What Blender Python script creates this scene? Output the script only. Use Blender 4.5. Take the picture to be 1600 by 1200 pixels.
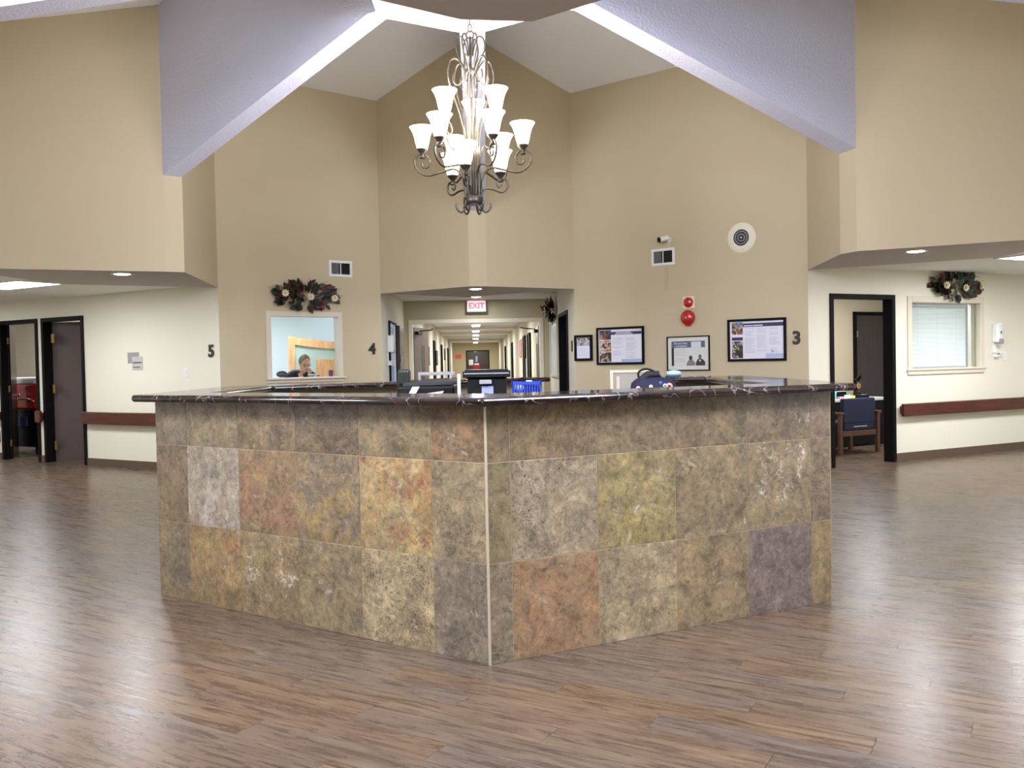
import bpy, math, random
from mathutils import Vector, Matrix
PI = math.pi
random.seed(7)
S = bpy.context.scene
COL = S.collection
for o in list(bpy.data.objects): bpy.data.objects.remove(o)

# ---------------------------------------------------------------- camera, world, exposure
FPX, PITCH, ROLL, EYE = 1385.0, 0.0250, 0.0200, 1.366
fw = Vector((0, math.cos(PITCH), -math.sin(PITCH)))
r0 = Vector((1, 0, 0)); u0 = r0.cross(fw)
rt = r0 * math.cos(ROLL) - u0 * math.sin(ROLL)
up = r0 * math.sin(ROLL) + u0 * math.cos(ROLL)
cd = bpy.data.cameras.new('camera'); cam = bpy.data.objects.new('camera', cd); COL.objects.link(cam)
mw = Matrix((rt, up, -fw)).transposed().to_4x4(); mw.translation = Vector((0, 0, EYE))
cam.matrix_world = mw
cd.sensor_width = 36; cd.lens = 36 * FPX / 1600; cd.clip_start = 0.05; cd.clip_end = 200
S.camera = cam
w = bpy.data.worlds.new('world'); S.world = w; w.use_nodes = True
w.node_tree.nodes['Background'].inputs[0].default_value = (0.72, 0.80, 1.0, 1)
w.node_tree.nodes['Background'].inputs[1].default_value = 2.2
S.view_settings.view_transform = 'Standard'; S.view_settings.look = 'None'
S.view_settings.gamma = 1; S.view_settings.use_curve_mapping = False
S.view_settings.exposure = 0.0
REAR_FILL = 440  # power of the fill lamps added in the rear wall openings

# ---------------------------------------------------------------- materials
def lin(c):
    return tuple(((x / 255) / 12.92 if x / 255 < 0.04045 else ((x / 255 + 0.055) / 1.055) ** 2.4) for x in c) + (1,)
MATS = {}
def mat(name, rgb, rough=0.6, metal=0, bump=0, bscale=60, var=0.0, vscale=3, coat=0, spec=0.5, emit=0, ecol=None, trans=0, alpha=1):
    if name in MATS: return MATS[name]
    m = bpy.data.materials.new(name); m.use_nodes = True; MATS[name] = m
    nt = m.node_tree; b = nt.nodes['Principled BSDF']
    b.inputs['Base Color'].default_value = lin(rgb); b.inputs['Roughness'].default_value = rough
    b.inputs['Metallic'].default_value = metal; b.inputs['Coat Weight'].default_value = coat
    b.inputs['Specular IOR Level'].default_value = spec; b.inputs['Transmission Weight'].default_value = trans
    b.inputs['Alpha'].default_value = alpha
    if emit:
        b.inputs['Emission Color'].default_value = lin(ecol or rgb); b.inputs['Emission Strength'].default_value = emit
    tc = nt.nodes.new('ShaderNodeTexCoord')
    if bump:
        n = nt.nodes.new('ShaderNodeTexNoise'); n.inputs['Scale'].default_value = bscale; n.inputs['Detail'].default_value = 4
        nt.links.new(tc.outputs['Object'], n.inputs['Vector'])
        bp = nt.nodes.new('ShaderNodeBump'); bp.inputs['Strength'].default_value = bump; bp.inputs['Distance'].default_value = 0.01
        nt.links.new(n.outputs['Fac'], bp.inputs['Height']); nt.links.new(bp.outputs['Normal'], b.inputs['Normal'])
    if var:
        n = nt.nodes.new('ShaderNodeTexNoise'); n.inputs['Scale'].default_value = vscale; n.inputs['Detail'].default_value = 5
        nt.links.new(tc.outputs['Object'], n.inputs['Vector'])
        r = nt.nodes.new('ShaderNodeValToRGB'); c = lin(rgb)
        r.color_ramp.elements[0].position = 0.3; r.color_ramp.elements[1].position = 0.7
        r.color_ramp.elements[0].color = tuple(x * (1 - var) for x in c[:3]) + (1,)
        r.color_ramp.elements[1].color = tuple(min(1, x * (1 + var)) for x in c[:3]) + (1,)
        nt.links.new(n.outputs['Fac'], r.inputs['Fac']); nt.links.new(r.outputs['Color'], b.inputs['Base Color'])
    return m

def wood(name, c1, c2, rough=0.4, axis=(1, 12, 12), coat=0.2):
    m = mat(name, c1, rough, coat=coat); nt = m.node_tree; b = nt.nodes['Principled BSDF']
    tc = nt.nodes.new('ShaderNodeTexCoord'); mp = nt.nodes.new('ShaderNodeMapping'); mp.inputs['Scale'].default_value = axis
    n = nt.nodes.new('ShaderNodeTexNoise'); n.inputs['Scale'].default_value = 3; n.inputs['Detail'].default_value = 6; n.inputs['Distortion'].default_value = 0.6
    r = nt.nodes.new('ShaderNodeValToRGB'); r.color_ramp.elements[0].color = lin(c1); r.color_ramp.elements[1].color = lin(c2)
    r.color_ramp.elements[0].position = 0.35; r.color_ramp.elements[1].position = 0.68
    nt.links.new(tc.outputs['Object'], mp.inputs[0]); nt.links.new(mp.outputs[0], n.inputs['Vector'])
    nt.links.new(n.outputs['Fac'], r.inputs['Fac']); nt.links.new(r.outputs['Color'], b.inputs['Base Color'])
    return m

BEIGE = mat('beige_wall_paint', (192, 179, 148), 0.75, bump=0.12, bscale=90)
CREAM = mat('cream_wall_paint', (226, 221, 203), 0.7, bump=0.1, bscale=90)
STUCCO = mat('cool_light_stucco', (212, 214, 234), 0.85, bump=0.8, bscale=45)  # lavender cast of cool light is mixed into the white stucco colour
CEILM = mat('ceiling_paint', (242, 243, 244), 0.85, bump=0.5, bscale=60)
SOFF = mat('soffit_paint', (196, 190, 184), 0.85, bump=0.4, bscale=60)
CTILE = mat('ceiling_panel_white', (236, 236, 230), 0.85)
BLK = mat('black_frame_paint', (14, 12, 11), 0.55, spec=.12)
DOORM = wood('dark_door_veneer', (52, 38, 34), (66, 50, 46), 0.38, (14, 14, 1.2))
DOORG = mat('grey_brown_door_paint', (86, 74, 74), 0.35)
BRASS = mat('brass', (150, 126, 76), 0.4, metal=1)
CHROME = mat('chrome', (205, 205, 205), 0.2, metal=1)
RAILM = wood('mahogany_rail', (58, 20, 14), (92, 36, 24), 0.3, (1.5, 20, 20))
BASEM = mat('brown_vinyl_base', (92, 74, 62), 0.5)
TRIMW = mat('offwhite_trim', (214, 204, 184), 0.5)
WHITE = mat('white_plastic', (230, 230, 228), 0.4)
GREYP = mat('grey_plastic', (150, 148, 150), 0.45)
DGREY = mat('dark_grey_plastic', (48, 48, 52), 0.45)
BLKP = mat('black_plastic', (12, 12, 14), 0.4, spec=.3)
REDP = mat('red_enamel', (176, 22, 16), 0.25, coat=0.5)
IRON = mat('aged_iron', (84, 78, 70), 0.42, metal=0.85, var=0.25, vscale=20)
PAPER = mat('white_paper', (236, 236, 240), 0.6)
GLASS = mat('window_glass', (246, 252, 252), 0.02, trans=1.0)
GLASS.node_tree.nodes['Principled BSDF'].inputs['IOR'].default_value = 1.05
PALEB = mat('pale_blue_paint', (218, 228, 230), 0.7)
SHADE = mat('frosted_shade_glass', (255, 246, 226), 0.4, emit=5.0, ecol=(255, 240, 214))
LENS = mat('lamp_diffuser', (255, 255, 255), 0.4, emit=14.0, ecol=(236, 240, 255))
PANEL = mat('troffer_diffuser', (255, 255, 255), 0.4, emit=7.0, ecol=(238, 244, 255))

def plank_mat():
    m = mat('vinyl_plank', (120, 100, 85), 0.3, spec=0.55); nt = m.node_tree; b = nt.nodes['Principled BSDF']; L = nt.links.new
    geo = nt.nodes.new('ShaderNodeNewGeometry')
    mp = nt.nodes.new('ShaderNodeMapping'); mp.vector_type = 'POINT'; mp.inputs['Rotation'].default_value = (0, 0, -PLANK_ANG)
    L(geo.outputs['Position'], mp.inputs[0])
    sep = nt.nodes.new('ShaderNodeSeparateXYZ'); L(mp.outputs[0], sep.inputs[0])
    def math_(op, a, bb):
        n = nt.nodes.new('ShaderNodeMath'); n.operation = op
        for i, v in enumerate((a, bb)):
            if v is None: continue
            if isinstance(v, (int, float)): n.inputs[i].default_value = v
            else: L(v, n.inputs[i])
        return n.outputs[0]
    row = math_('FLOOR', math_('DIVIDE', sep.outputs['Y'], PW), None)
    off = math_('MULTIPLY', math_('FRACT', math_('MULTIPLY', row, 0.3819), None), PL)
    cell = math_('FLOOR', math_('DIVIDE', math_('ADD', sep.outputs['X'], off), PL), None)
    comb = nt.nodes.new('ShaderNodeCombineXYZ'); L(row, comb.inputs[0]); L(cell, comb.inputs[1])
    wn = nt.nodes.new('ShaderNodeTexWhiteNoise'); wn.noise_dimensions = '3D'; L(comb.outputs[0], wn.inputs['Vector'])
    # grain stretched along the plank, shifted per plank
    sc = nt.nodes.new('ShaderNodeVectorMath'); sc.operation = 'MULTIPLY'; sc.inputs[1].default_value = (1.9, 20, 1); L(mp.outputs[0], sc.inputs[0])
    wo = nt.nodes.new('ShaderNodeVectorMath'); wo.operation = 'MULTIPLY'; wo.inputs[1].default_value = (30, 30, 30); L(wn.outputs['Color'], wo.inputs[0])
    ad = nt.nodes.new('ShaderNodeVectorMath'); ad.operation = 'ADD'; L(sc.outputs[0], ad.inputs[0]); L(wo.outputs[0], ad.inputs[1])
    n1 = nt.nodes.new('ShaderNodeTexNoise'); n1.inputs['Scale'].default_value = 1.6; n1.inputs['Detail'].default_value = 8; n1.inputs['Roughness'].default_value = 0.62; n1.inputs['Distortion'].default_value = 0.9
    L(ad.outputs[0], n1.inputs['Vector'])
    r = nt.nodes.new('ShaderNodeValToRGB'); L(n1.outputs['Fac'], r.inputs['Fac'])
    e = r.color_ramp.elements; e[0].position = 0.24; e[0].color = lin((58, 44, 34)); e[1].position = 0.74; e[1].color = lin((126, 108, 88))
    x = r.color_ramp.elements.new(0.48); x.color = lin((97, 79, 64))
    x = r.color_ramp.elements.new(0.40); x.color = lin((82, 66, 53))
    hs = nt.nodes.new('ShaderNodeHueSaturation'); L(r.outputs['Color'], hs.inputs['Color'])
    v = math_('ADD', math_('MULTIPLY', wn.outputs['Value'], 0.16), 0.90); L(v, hs.inputs['Value'])
    s2 = math_('ADD', math_('MULTIPLY', wn.outputs['Value'], 0.35), 0.85); L(s2, hs.inputs['Saturation'])
    L(hs.outputs[0], b.inputs['Base Color'])
    rr = nt.nodes.new('ShaderNodeMapRange'); L(n1.outputs['Fac'], rr.inputs[0]); rr.inputs[3].default_value = 0.20; rr.inputs[4].default_value = 0.36
    L(rr.outputs[0], b.inputs['Roughness'])
    bp = nt.nodes.new('ShaderNodeBump'); bp.inputs['Strength'].default_value = 0.22; bp.inputs['Distance'].default_value = 0.004
    L(n1.outputs['Fac'], bp.inputs['Height']); L(bp.outputs[0], b.inputs['Normal'])
    return m
PLANK_ANG = math.atan2(0.508, -0.861); PW, PL = 0.152, 1.22
PLANK = plank_mat()

def stone(i, base, sec, acc, dark=0.25, light=0.2):
    """honed scabos travertine: cloudy base, second tone, accent cloud, dark pits and pale calcite spots"""
    m = mat('travertine_%d' % i, base, 0.42, coat=0.12); nt = m.node_tree; b = nt.nodes['Principled BSDF']; L = nt.links.new
    tc = nt.nodes.new('ShaderNodeTexCoord')
    off = nt.nodes.new('ShaderNodeVectorMath'); off.operation = 'ADD'; off.inputs[1].default_value = (i * 3.7, i * 1.9, i * 5.3); L(tc.outputs['Object'], off.inputs[0])
    def noise(sc, det, dist, rough=0.6):
        n = nt.nodes.new('ShaderNodeTexNoise'); n.inputs['Scale'].default_value = sc; n.inputs['Detail'].default_value = det
        n.inputs['Distortion'].default_value = dist; n.inputs['Roughness'].default_value = rough; L(off.outputs[0], n.inputs['Vector']); return n.outputs['Fac']
    def ramp(f, a, bb, va=0, vb=1):
        n = nt.nodes.new('ShaderNodeMapRange'); n.inputs[1].default_value = a; n.inputs[2].default_value = bb; n.inputs[3].default_value = va; n.inputs[4].default_value = vb; L(f, n.inputs[0]); return n.outputs[0]
    def mix(f, a, bb):
        n = nt.nodes.new('ShaderNodeMix'); n.data_type = 'RGBA'
        L(f, n.inputs[0])
        for k, v in ((6, a), (7, bb)):
            if isinstance(v, tuple): n.inputs[k].default_value = lin(v)
            else: L(v, n.inputs[k])
        return n.outputs[2]
    def mul(a, bb):
        n = nt.nodes.new('ShaderNodeMath'); n.operation = 'MULTIPLY'; L(a, n.inputs[0])
        if isinstance(bb, float): n.inputs[1].default_value = bb
        else: L(bb, n.inputs[1])
        return n.outputs[0]
    g_ = (128, 114, 92); soft = lambda c_: tuple(int(v * .86 + q * .14) for v, q in zip(c_, g_))
    base, sec, acc = [tuple(int(v * .95) for v in soft(c_)) for c_ in (base, sec, acc)]
    dk_ = lambda c_, f: tuple(min(255, int(v * f)) for v in c_)
    c = mix(ramp(noise(5.0, 6, .7), 0.42, 0.58), base, sec)
    am = {8: .50, 9: .50, 10: .52}.get(i, .57)
    c = mix(ramp(noise(3.0, 7, .8, .62), am, am + .10, 0, .85), c, acc)
    midn = noise(9, 9, .5, 0.70)
    c = mix(ramp(midn, 0.50, 0.34, 0, 0.70), c, dk_(base, .62))
    c = mix(ramp(midn, 0.52, 0.68, 0, 0.55), c, dk_(base, 1.38))
    fine = noise(34, 8, 0.3, 0.78)
    c = mix(ramp(fine, 0.48, 0.34, 0, 0.70), c, dk_(base, .52))
    c = mix(ramp(fine, 0.54, 0.70, 0, 0.55), c, dk_(base, 1.45))
    crack = ramp(noise(5.5, 9, 1.2, .62), 0.488, 0.5, 0, .55)
    crack2 = ramp(noise(5.5, 9, 1.2, .62), 0.515, 0.503, 0, 1)
    c = mix(mul(crack, crack2), c, dk_(base, .42))
    area = noise(3.8, 3, 1.4)
    pit = mul(ramp(noise(48, 5, 2.4, 0.7), 0.53, 0.61), ramp(area, 0.66 - dark * 0.30, 0.74 - dark * 0.28))
    c = mix(pit, c, (58, 47, 38))
    area2 = noise(3.1, 4, 2.6)
    spot = mul(ramp(noise(22, 6, 1.6, 0.7), 0.50, 0.62, 0, .85), ramp(area2, 0.70 - light * 0.20, 0.80 - light * 0.20))
    c = mix(spot, c, (198, 190, 176))
    vein = ramp(noise(2.2, 6, 3.0), 0.5, 0.512, 0, 1); vein2 = ramp(noise(2.2, 6, 3.0), 0.537, 0.525, 0, .10)
    c = mix(mul(vein, vein2), c, (186, 174, 150))
    L(c, b.inputs['Base Color'])
    bp = nt.nodes.new('ShaderNodeBump'); bp.inputs['Strength'].default_value = 0.35; bp.inputs['Distance'].default_value = 0.004
    L(fine, bp.inputs['Height']); L(bp.outputs[0], b.inputs['Normal'])
    rr = ramp(fine, 0.3, 0.7, 0.55, 0.34); L(rr, b.inputs['Roughness'])
    return m

def granite():
    m = mat('dark_emperador_granite', (40, 26, 24), 0.12, coat=0.25, spec=0.5); nt = m.node_tree; b = nt.nodes['Principled BSDF']; L = nt.links.new
    tc = nt.nodes.new('ShaderNodeTexCoord')
    n = nt.nodes.new('ShaderNodeTexNoise'); n.inputs['Scale'].default_value = 9; n.inputs['Detail'].default_value = 6; n.inputs['Distortion'].default_value = 1.2; L(tc.outputs['Object'], n.inputs['Vector'])
    r = nt.nodes.new('ShaderNodeValToRGB'); L(n.outputs['Fac'], r.inputs['Fac']); e = r.color_ramp.elements
    e[0].position = 0.4; e[0].color = lin((12, 8, 8)); e[1].position = 0.66; e[1].color = lin((44, 28, 25))
    v = nt.nodes.new('ShaderNodeTexNoise'); v.inputs['Scale'].default_value = 2.0; v.inputs['Detail'].default_value = 7; v.inputs['Distortion'].default_value = 3.5; L(tc.outputs['Object'], v.inputs['Vector'])
    r2 = nt.nodes.new('ShaderNodeValToRGB'); L(v.outputs['Fac'], r2.inputs['Fac']); e = r2.color_ramp.elements
    e[0].position = 0.492; e[0].color = (0, 0, 0, 1); e[1].position = 0.5; e[1].color = (.7, .7, .7, 1); x = e.new(0.508); x.color = (0, 0, 0, 1)
    mx = nt.nodes.new('ShaderNodeMix'); mx.data_type = 'RGBA'; L(r2.outputs['Color'], mx.inputs[0]); L(r.outputs['Color'], mx.inputs[6]); mx.inputs[7].default_value = lin((178, 164, 158))
    L(mx.outputs[2], b.inputs['Base Color'])
    return m
GRAN = granite()

# ---------------------------------------------------------------- mesh builder
class MB:
    def __init__(s): s.v = []; s.f = []; s.m = []; s.s = []
    def add(s, vs, fs, m=0, smooth=False):
        k = len(s.v); s.v += [tuple(v) for v in vs]
        for f in fs: s.f.append([i + k for i in f]); s.m.append(m); s.s.append(smooth)
        return s
    def box(s, x0, x1, y0, y1, z0, z1, m=0):
        if x0 > x1: x0, x1 = x1, x0
        if y0 > y1: y0, y1 = y1, y0
        if z0 > z1: z0, z1 = z1, z0
        return s.add([(x0, y0, z0), (x1, y0, z0), (x1, y1, z0), (x0, y1, z0), (x0, y0, z1), (x1, y0, z1), (x1, y1, z1), (x0, y1, z1)],
                     [(0, 3, 2, 1), (4, 5, 6, 7), (0, 1, 5, 4), (1, 2, 6, 5), (2, 3, 7, 6), (3, 0, 4, 7)], m)
    def prism(s, pts, z0, z1, m=0):
        n = len(pts); vs = [(p[0], p[1], z0) for p in pts] + [(p[0], p[1], z1) for p in pts]
        a = sum(pts[i][0] * pts[(i + 1) % n][1] - pts[(i + 1) % n][0] * pts[i][1] for i in range(n))
        fs = [list(range(n))[::-1], list(range(n, 2 * n))] + [(i, (i + 1) % n, n + (i + 1) % n, n + i) for i in range(n)]
        if a < 0: fs = [list(f)[::-1] for f in fs]
        return s.add(vs, fs, m)
    def slab(s, pts, d, m=0):
        """3D polygon thickened by vector d"""
        n = len(pts); d = Vector(d); P = [Vector(p) for p in pts]
        vs = P + [p + d for p in P]
        fs = [list(range(n)), list(range(n, 2 * n))[::-1]] + [((i + 1) % n, i, n + i, n + (i + 1) % n) for i in range(n)]
        return s.add(vs, fs, m)
    def lathe(s, prof, n=20, c=(0, 0, 0), m=0, axis='z', smooth=True, ex=1.0):
        vs = []
        for r, h in prof:
            for i in range(n):
                a = 2 * PI * i / n; x, y = r * math.cos(a), r * math.sin(a) * ex
                if axis == 'z': p = (x, y, h)
                elif axis == 'y': p = (x, h, y)
                else: p = (h, x, y)
                vs.append((p[0] + c[0], p[1] + c[1], p[2] + c[2]))
        fs = []
        for j in range(len(prof) - 1):
            for i in range(n):
                q = (j * n + i, j * n + (i + 1) % n, (j + 1) * n + (i + 1) % n, (j + 1) * n + i)
                fs.append(q if axis != 'y' else q[::-1])
        s.add(vs, fs, m, smooth)
        if prof[0][0] > 1e-5: s.add(vs[:n], [list(range(n))[::-1]], m)
        if prof[-1][0] > 1e-5: s.add(vs[-n:], [list(range(n))], m)
        return s
    def cyl(s, c, r, h0, h1, n=16, m=0, axis='z'): return s.lathe([(r, h0), (r, h1)], n, c, m, axis)
    def tube(s, path, r, n=8, m=0, closed=False):
        P = [Vector(p) for p in path]; k = len(P); vs = []; pn = None
        for i, p in enumerate(P):
            t = (P[(i + 1) % k] - P[i - 1]) if closed else (P[min(i + 1, k - 1)] - P[max(i - 1, 0)])
            t.normalize()
            if pn is None: a = Vector((0, 0, 1)) if abs(t.z) < 0.9 else Vector((1, 0, 0)); nn = t.cross(a).normalized()
            else: nn = (pn - t * pn.dot(t)); nn = nn.normalized() if nn.length > 1e-6 else t.orthogonal().normalized()
            pn = nn; bb = t.cross(nn); rr = r[i] if isinstance(r, (list, tuple)) else r
            for j in range(n):
                a = 2 * PI * j / n; vs.append(p + nn * (rr * math.cos(a)) + bb * (rr * math.sin(a)))
        fs = []
        for i in range(k if closed else k - 1):
            for j in range(n):
                a = i * n; b2 = ((i + 1) % k) * n
                fs.append((a + j, a + (j + 1) % n, b2 + (j + 1) % n, b2 + j))
        s.add(vs, fs, m, True)
        if not closed: s.add(vs[:n], [list(range(n))[::-1]], m); s.add(vs[-n:], [list(range(n))], m)
        return s
    def ball(s, c, rx, ry, rz, n=12, m=0):
        pr = [(math.sin(PI * i / (n // 2 + 2)), -math.cos(PI * i / (n // 2 + 2))) for i in range(n // 2 + 3)]
        vs = []
        for r, h in pr:
            for i in range(n):
                a = 2 * PI * i / n; vs.append((c[0] + rx * max(r, 1e-4) * math.cos(a), c[1] + ry * max(r, 1e-4) * math.sin(a), c[2] + rz * h))
        fs = [(j * n + i, j * n + (i + 1) % n, (j + 1) * n + (i + 1) % n, (j + 1) * n + i) for j in range(len(pr) - 1) for i in range(n)]
        return s.add(vs, fs, m, True)
    def mesh(s, name, mats):
        me = bpy.data.meshes.new(name); me.from_pydata(s.v, [], s.f)
        for m in (mats if isinstance(mats, (list, tuple)) else [mats]): me.materials.append(m)
        me.polygons.foreach_set('material_index', s.m); me.polygons.foreach_set('use_smooth', s.s); me.update(); return me

def link(name, data, parent=None, loc=(0, 0, 0), rz=0, rot=None, bevel=0):
    o = bpy.data.objects.new(name, data); COL.objects.link(o)
    o.location = loc; o.rotation_euler = rot if rot else (0, 0, rz)
    if parent: o.parent = parent
    if bevel:
        b = o.modifiers.new('bevel', 'BEVEL'); b.width = bevel; b.segments = 2; b.limit_method = 'ANGLE'; b.angle_limit = 0.8
    return o
def obj(name, mb, mats, parent=None, **k): return link(name, mb.mesh(name, mats), parent, **k)
def tag(o, label=None, cat=None, group=None, kind=None):
    if label: o['label'] = label
    if cat: o['category'] = cat
    if group: o['group'] = group
    if kind: o['kind'] = kind
    return o
def thing(name, label, cat, loc=(0, 0, 0), rz=0, group=None):
    return tag(link(name, None, None, loc, rz), label, cat, group)
def struct(name, mb, mats, **k): return tag(obj(name, mb, mats, **k), kind='structure')
def textmesh(s, size, depth=0.0, bold=0.0):
    c = bpy.data.curves.new('t', 'FONT'); c.body = s; c.size = size; c.extrude = depth; c.offset = bold; c.align_x = 'CENTER'; c.align_y = 'CENTER'; c.resolution_u = 4
    o = bpy.data.objects.new('t', c); COL.objects.link(o)
    me = bpy.data.meshes.new_from_object(o.evaluated_get(bpy.context.evaluated_depsgraph_get()))
    bpy.data.objects.remove(o); bpy.data.curves.remove(c); me.name = 'lettering'; return me
def text(name, s, size, m, parent=None, loc=(0, 0, 0), depth=0.0, bold=0.0, rz=0):
    me = textmesh(s, size, depth, bold); me.materials.clear(); me.materials.append(m)
    return link(name, me, parent, loc, rot=(PI / 2, 0, rz))

def V2(p): return Vector((p[0], p[1]))
class Wall:
    """local frame on a wall: x to the right as seen from the room, y into the wall, z up"""
    def __init__(s, A, B):
        s.A = V2(A); s.u = (V2(B) - V2(A)); s.len = s.u.length; s.u.normalize(); s.n = Vector((-s.u.y, s.u.x)); s.rz = math.atan2(s.u.y, s.u.x)
    def at(s, x, z=0, y=0):
        p = s.A + s.u * x + s.n * y; return (p.x, p.y, z)
    def panel(s, name, z0, z1, holes=(), m=BEIGE, t=0.12, x0=0, x1=None):
        """wall with real openings"""
        x1 = s.len if x1 is None else x1; mb = MB(); xs = x0
        for (a, b, c, d) in sorted(holes):
            if a > xs: mb.box(xs, a, 0, t, z0, z1)
            if c > z0: mb.box(a, b, 0, t, z0, c)
            if d < z1: mb.box(a, b, 0, t, d, z1)
            xs = b
        if xs < x1: mb.box(xs, x1, 0, t, z0, z1)
        return struct(name, mb, m, loc=s.at(0), rz=s.rz)

# ---------------------------------------------------------------- plan of the hub
SZ, EZ, PZ, FB, HZ = 2.39, 5.17, 5.67, 3.395, 4.45       # soffit, eave, gable peak, fin foot, hub
c5, c4L, t4L, t4R, c4R, c3 = (-3.724, 11.331), (-1.871, 12.816), (-.543, 11.885), (-.309, 11.939), (.911, 12.652), (3.543, 10.569)
t5f, t5n, t3f, t3n, c5n, c3n = (-3.455, 9.451), (-3.618, 9.353), (3.35, 9.004), (3.422, 8.756), (-5.43, 8.64), (5.36, 7.83)
c6f, t6f, t6n, c6n = (-5.3, 5.95), (-3.56, 5.36), (-3.44, 5.14), (-3.6, 3.3)
c1L, t1L, t1R, c1R = (-2.38, 1.12), (-.131, 2.664), (.083, 2.69), (2.25, 1.03)
c2n, t2n, t2f, c2f = (3.7, 3.5), (3.2, 5.1), (3.35, 5.3), (5.1, 6.0)
a5 = math.radians(59.5); d5 = Vector((-math.sin(a5), math.cos(a5)))
a3 = math.radians(63); d3 = Vector((math.sin(a3), math.cos(a3)))
a4 = math.radians(-2.35); d4 = Vector((math.sin(a4), math.cos(a4)))
def far(p, d, l): q = V2(p) + d * l; return (q.x, q.y)

# ---------------------------------------------------------------- floor
def floor():
    mb = MB().box(-14, 14, -7, 56, -0.2, -0.005)
    f = struct('floor', mb, BASEM)
    ex, ey = Vector((math.cos(PLANK_ANG), math.sin(PLANK_ANG))), Vector((-math.sin(PLANK_ANG), math.cos(PLANK_ANG)))
    def inside_counter(p): return -1.9 < p.x < 1.55 and 5.4 < p.y < 7.0
    cells = []
    for row in range(-150, 400):
        o = ((row * 0.3819) % 1) * PL
        for k in range(-50, 50):
            cx, cy = (k + .5) * PL - o, (row + .5) * PW
            # inverse of the shader's mapping: position rotated by -ANG
            p = ex * cx + ey * cy
            if not (-14 < p.x < 14 and -6.5 < p.y < 54): continue
            if p.y > 15 and not (-3.6 < p.x < 1.6): continue
            cells.append((p, row, k))
    vis = []; rest = []
    for p, row, k in cells:
        if p.y > 2.1 and abs(p.x) < 0.6 * p.y + 0.7 and p.y < 15 and not inside_counter(p): vis.append((p.length, p.x, p.y))
        else: rest.append((p.x, p.y))
    vis.sort(); rest += [(x, y) for _, x, y in vis[300:]]
    g = 0.0008
    me = MB().box(-PL / 2 + g, PL / 2 - g, -PW / 2 + g, PW / 2 - g, -0.005, 0).mesh('plank', PLANK)
    for _, x, y in vis[:300]: link('plank', me, f, (x, y, 0), PLANK_ANG)
    vs = []; fs = []
    for x, y in rest:
        k = len(vs); c = Vector((x, y))
        for sx, sy in ((-1, -1), (1, -1), (1, 1), (-1, 1)):
            q = c + ex * (sx * (PL / 2 - g)) + ey * (sy * (PW / 2 - g)); vs.append((q.x, q.y, 0))
        fs.append((k, k + 1, k + 2, k + 3))
    tag(obj('planks', MB().add(vs, fs), PLANK, f), kind='stuff')
floor()

# ---------------------------------------------------------------- upper hub: V headers, gables, fins, roof
def header(name, cA, tA, tB, cB, peaks, soff_back):
    """the V shaped upper wall over a corridor mouth, with its soffit"""
    zA, zTa, zTb, zB = peaks; cen = Vector((-.27, 7.4))
    mb = MB()
    for p, q, zp, zq in ((cA, tA, zA, zTa), (tA, tB, zTa, zTb), (tB, cB, zTb, zB)):
        d = V2(q) - V2(p); n = Vector((-d.y, d.x)).normalized()
        if n.dot(V2(p) - cen) < 0: n = -n
        mb.slab([(p[0], p[1], SZ), (q[0], q[1], SZ), (q[0], q[1], zq), (p[0], p[1], zp)], (n.x * .1, n.y * .1, 0))
    struct(name, mb, BEIGE)
    s = MB().prism([cA, tA, tB, cB, soff_back], SZ - .003, SZ - .0002)
    return s
def mid(a, b): return ((a[0] + b[0]) / 2, (a[1] + b[1]) / 2)
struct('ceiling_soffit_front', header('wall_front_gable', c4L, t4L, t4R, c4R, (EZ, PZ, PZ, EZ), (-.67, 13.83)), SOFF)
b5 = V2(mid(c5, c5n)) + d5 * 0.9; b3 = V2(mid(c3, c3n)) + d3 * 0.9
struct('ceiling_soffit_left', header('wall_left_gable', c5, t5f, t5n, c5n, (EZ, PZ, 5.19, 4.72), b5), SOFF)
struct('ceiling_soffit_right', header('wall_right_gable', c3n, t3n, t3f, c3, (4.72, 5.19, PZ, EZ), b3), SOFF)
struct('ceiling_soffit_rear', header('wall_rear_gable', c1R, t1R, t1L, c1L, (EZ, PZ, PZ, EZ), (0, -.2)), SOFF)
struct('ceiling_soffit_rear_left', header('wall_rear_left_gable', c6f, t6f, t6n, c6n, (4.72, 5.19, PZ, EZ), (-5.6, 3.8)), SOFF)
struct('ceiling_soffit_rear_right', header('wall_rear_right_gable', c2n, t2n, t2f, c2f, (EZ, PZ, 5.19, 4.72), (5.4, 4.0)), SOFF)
APEX = (-.27, 7.4, 6.85)
def z3(p, z): return (p[0], p[1], z)
def roof(name, eA, eB, tB, tA, ze, zt):
    P = [z3(eA, ze), z3(eB, ze), z3(tB, zt), APEX, z3(tA, zt)]
    mb = MB().add(P, [(0, 1, 2), (0, 2, 4), (4, 2, 3)], 0)
    o = struct(name, mb, CEILM)
    sm = o.modifiers.new('solid', 'SOLIDIFY'); sm.thickness = 0.05; sm.offset = 0
roof('ceiling_slope_front_left', c5, c4L, t4L, t5f, EZ, PZ); roof('ceiling_slope_front_right', c4R, c3, t3f, t4R, EZ, PZ)
roof('ceiling_slope_left', c6f, c5n, t5n, t6f, 4.72, 5.19); roof('ceiling_slope_right', c3n, c2f, t2f, t3n, 4.72, 5.19)
roof('ceiling_slope_rear_left', c1L, c6n, t6n, t1L, EZ, PZ); roof('ceiling_slope_rear_right', c2n, c1R, t1R, t2n, EZ, PZ)
HUB = Vector((-.27, 7.4)); hubv = []
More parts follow.
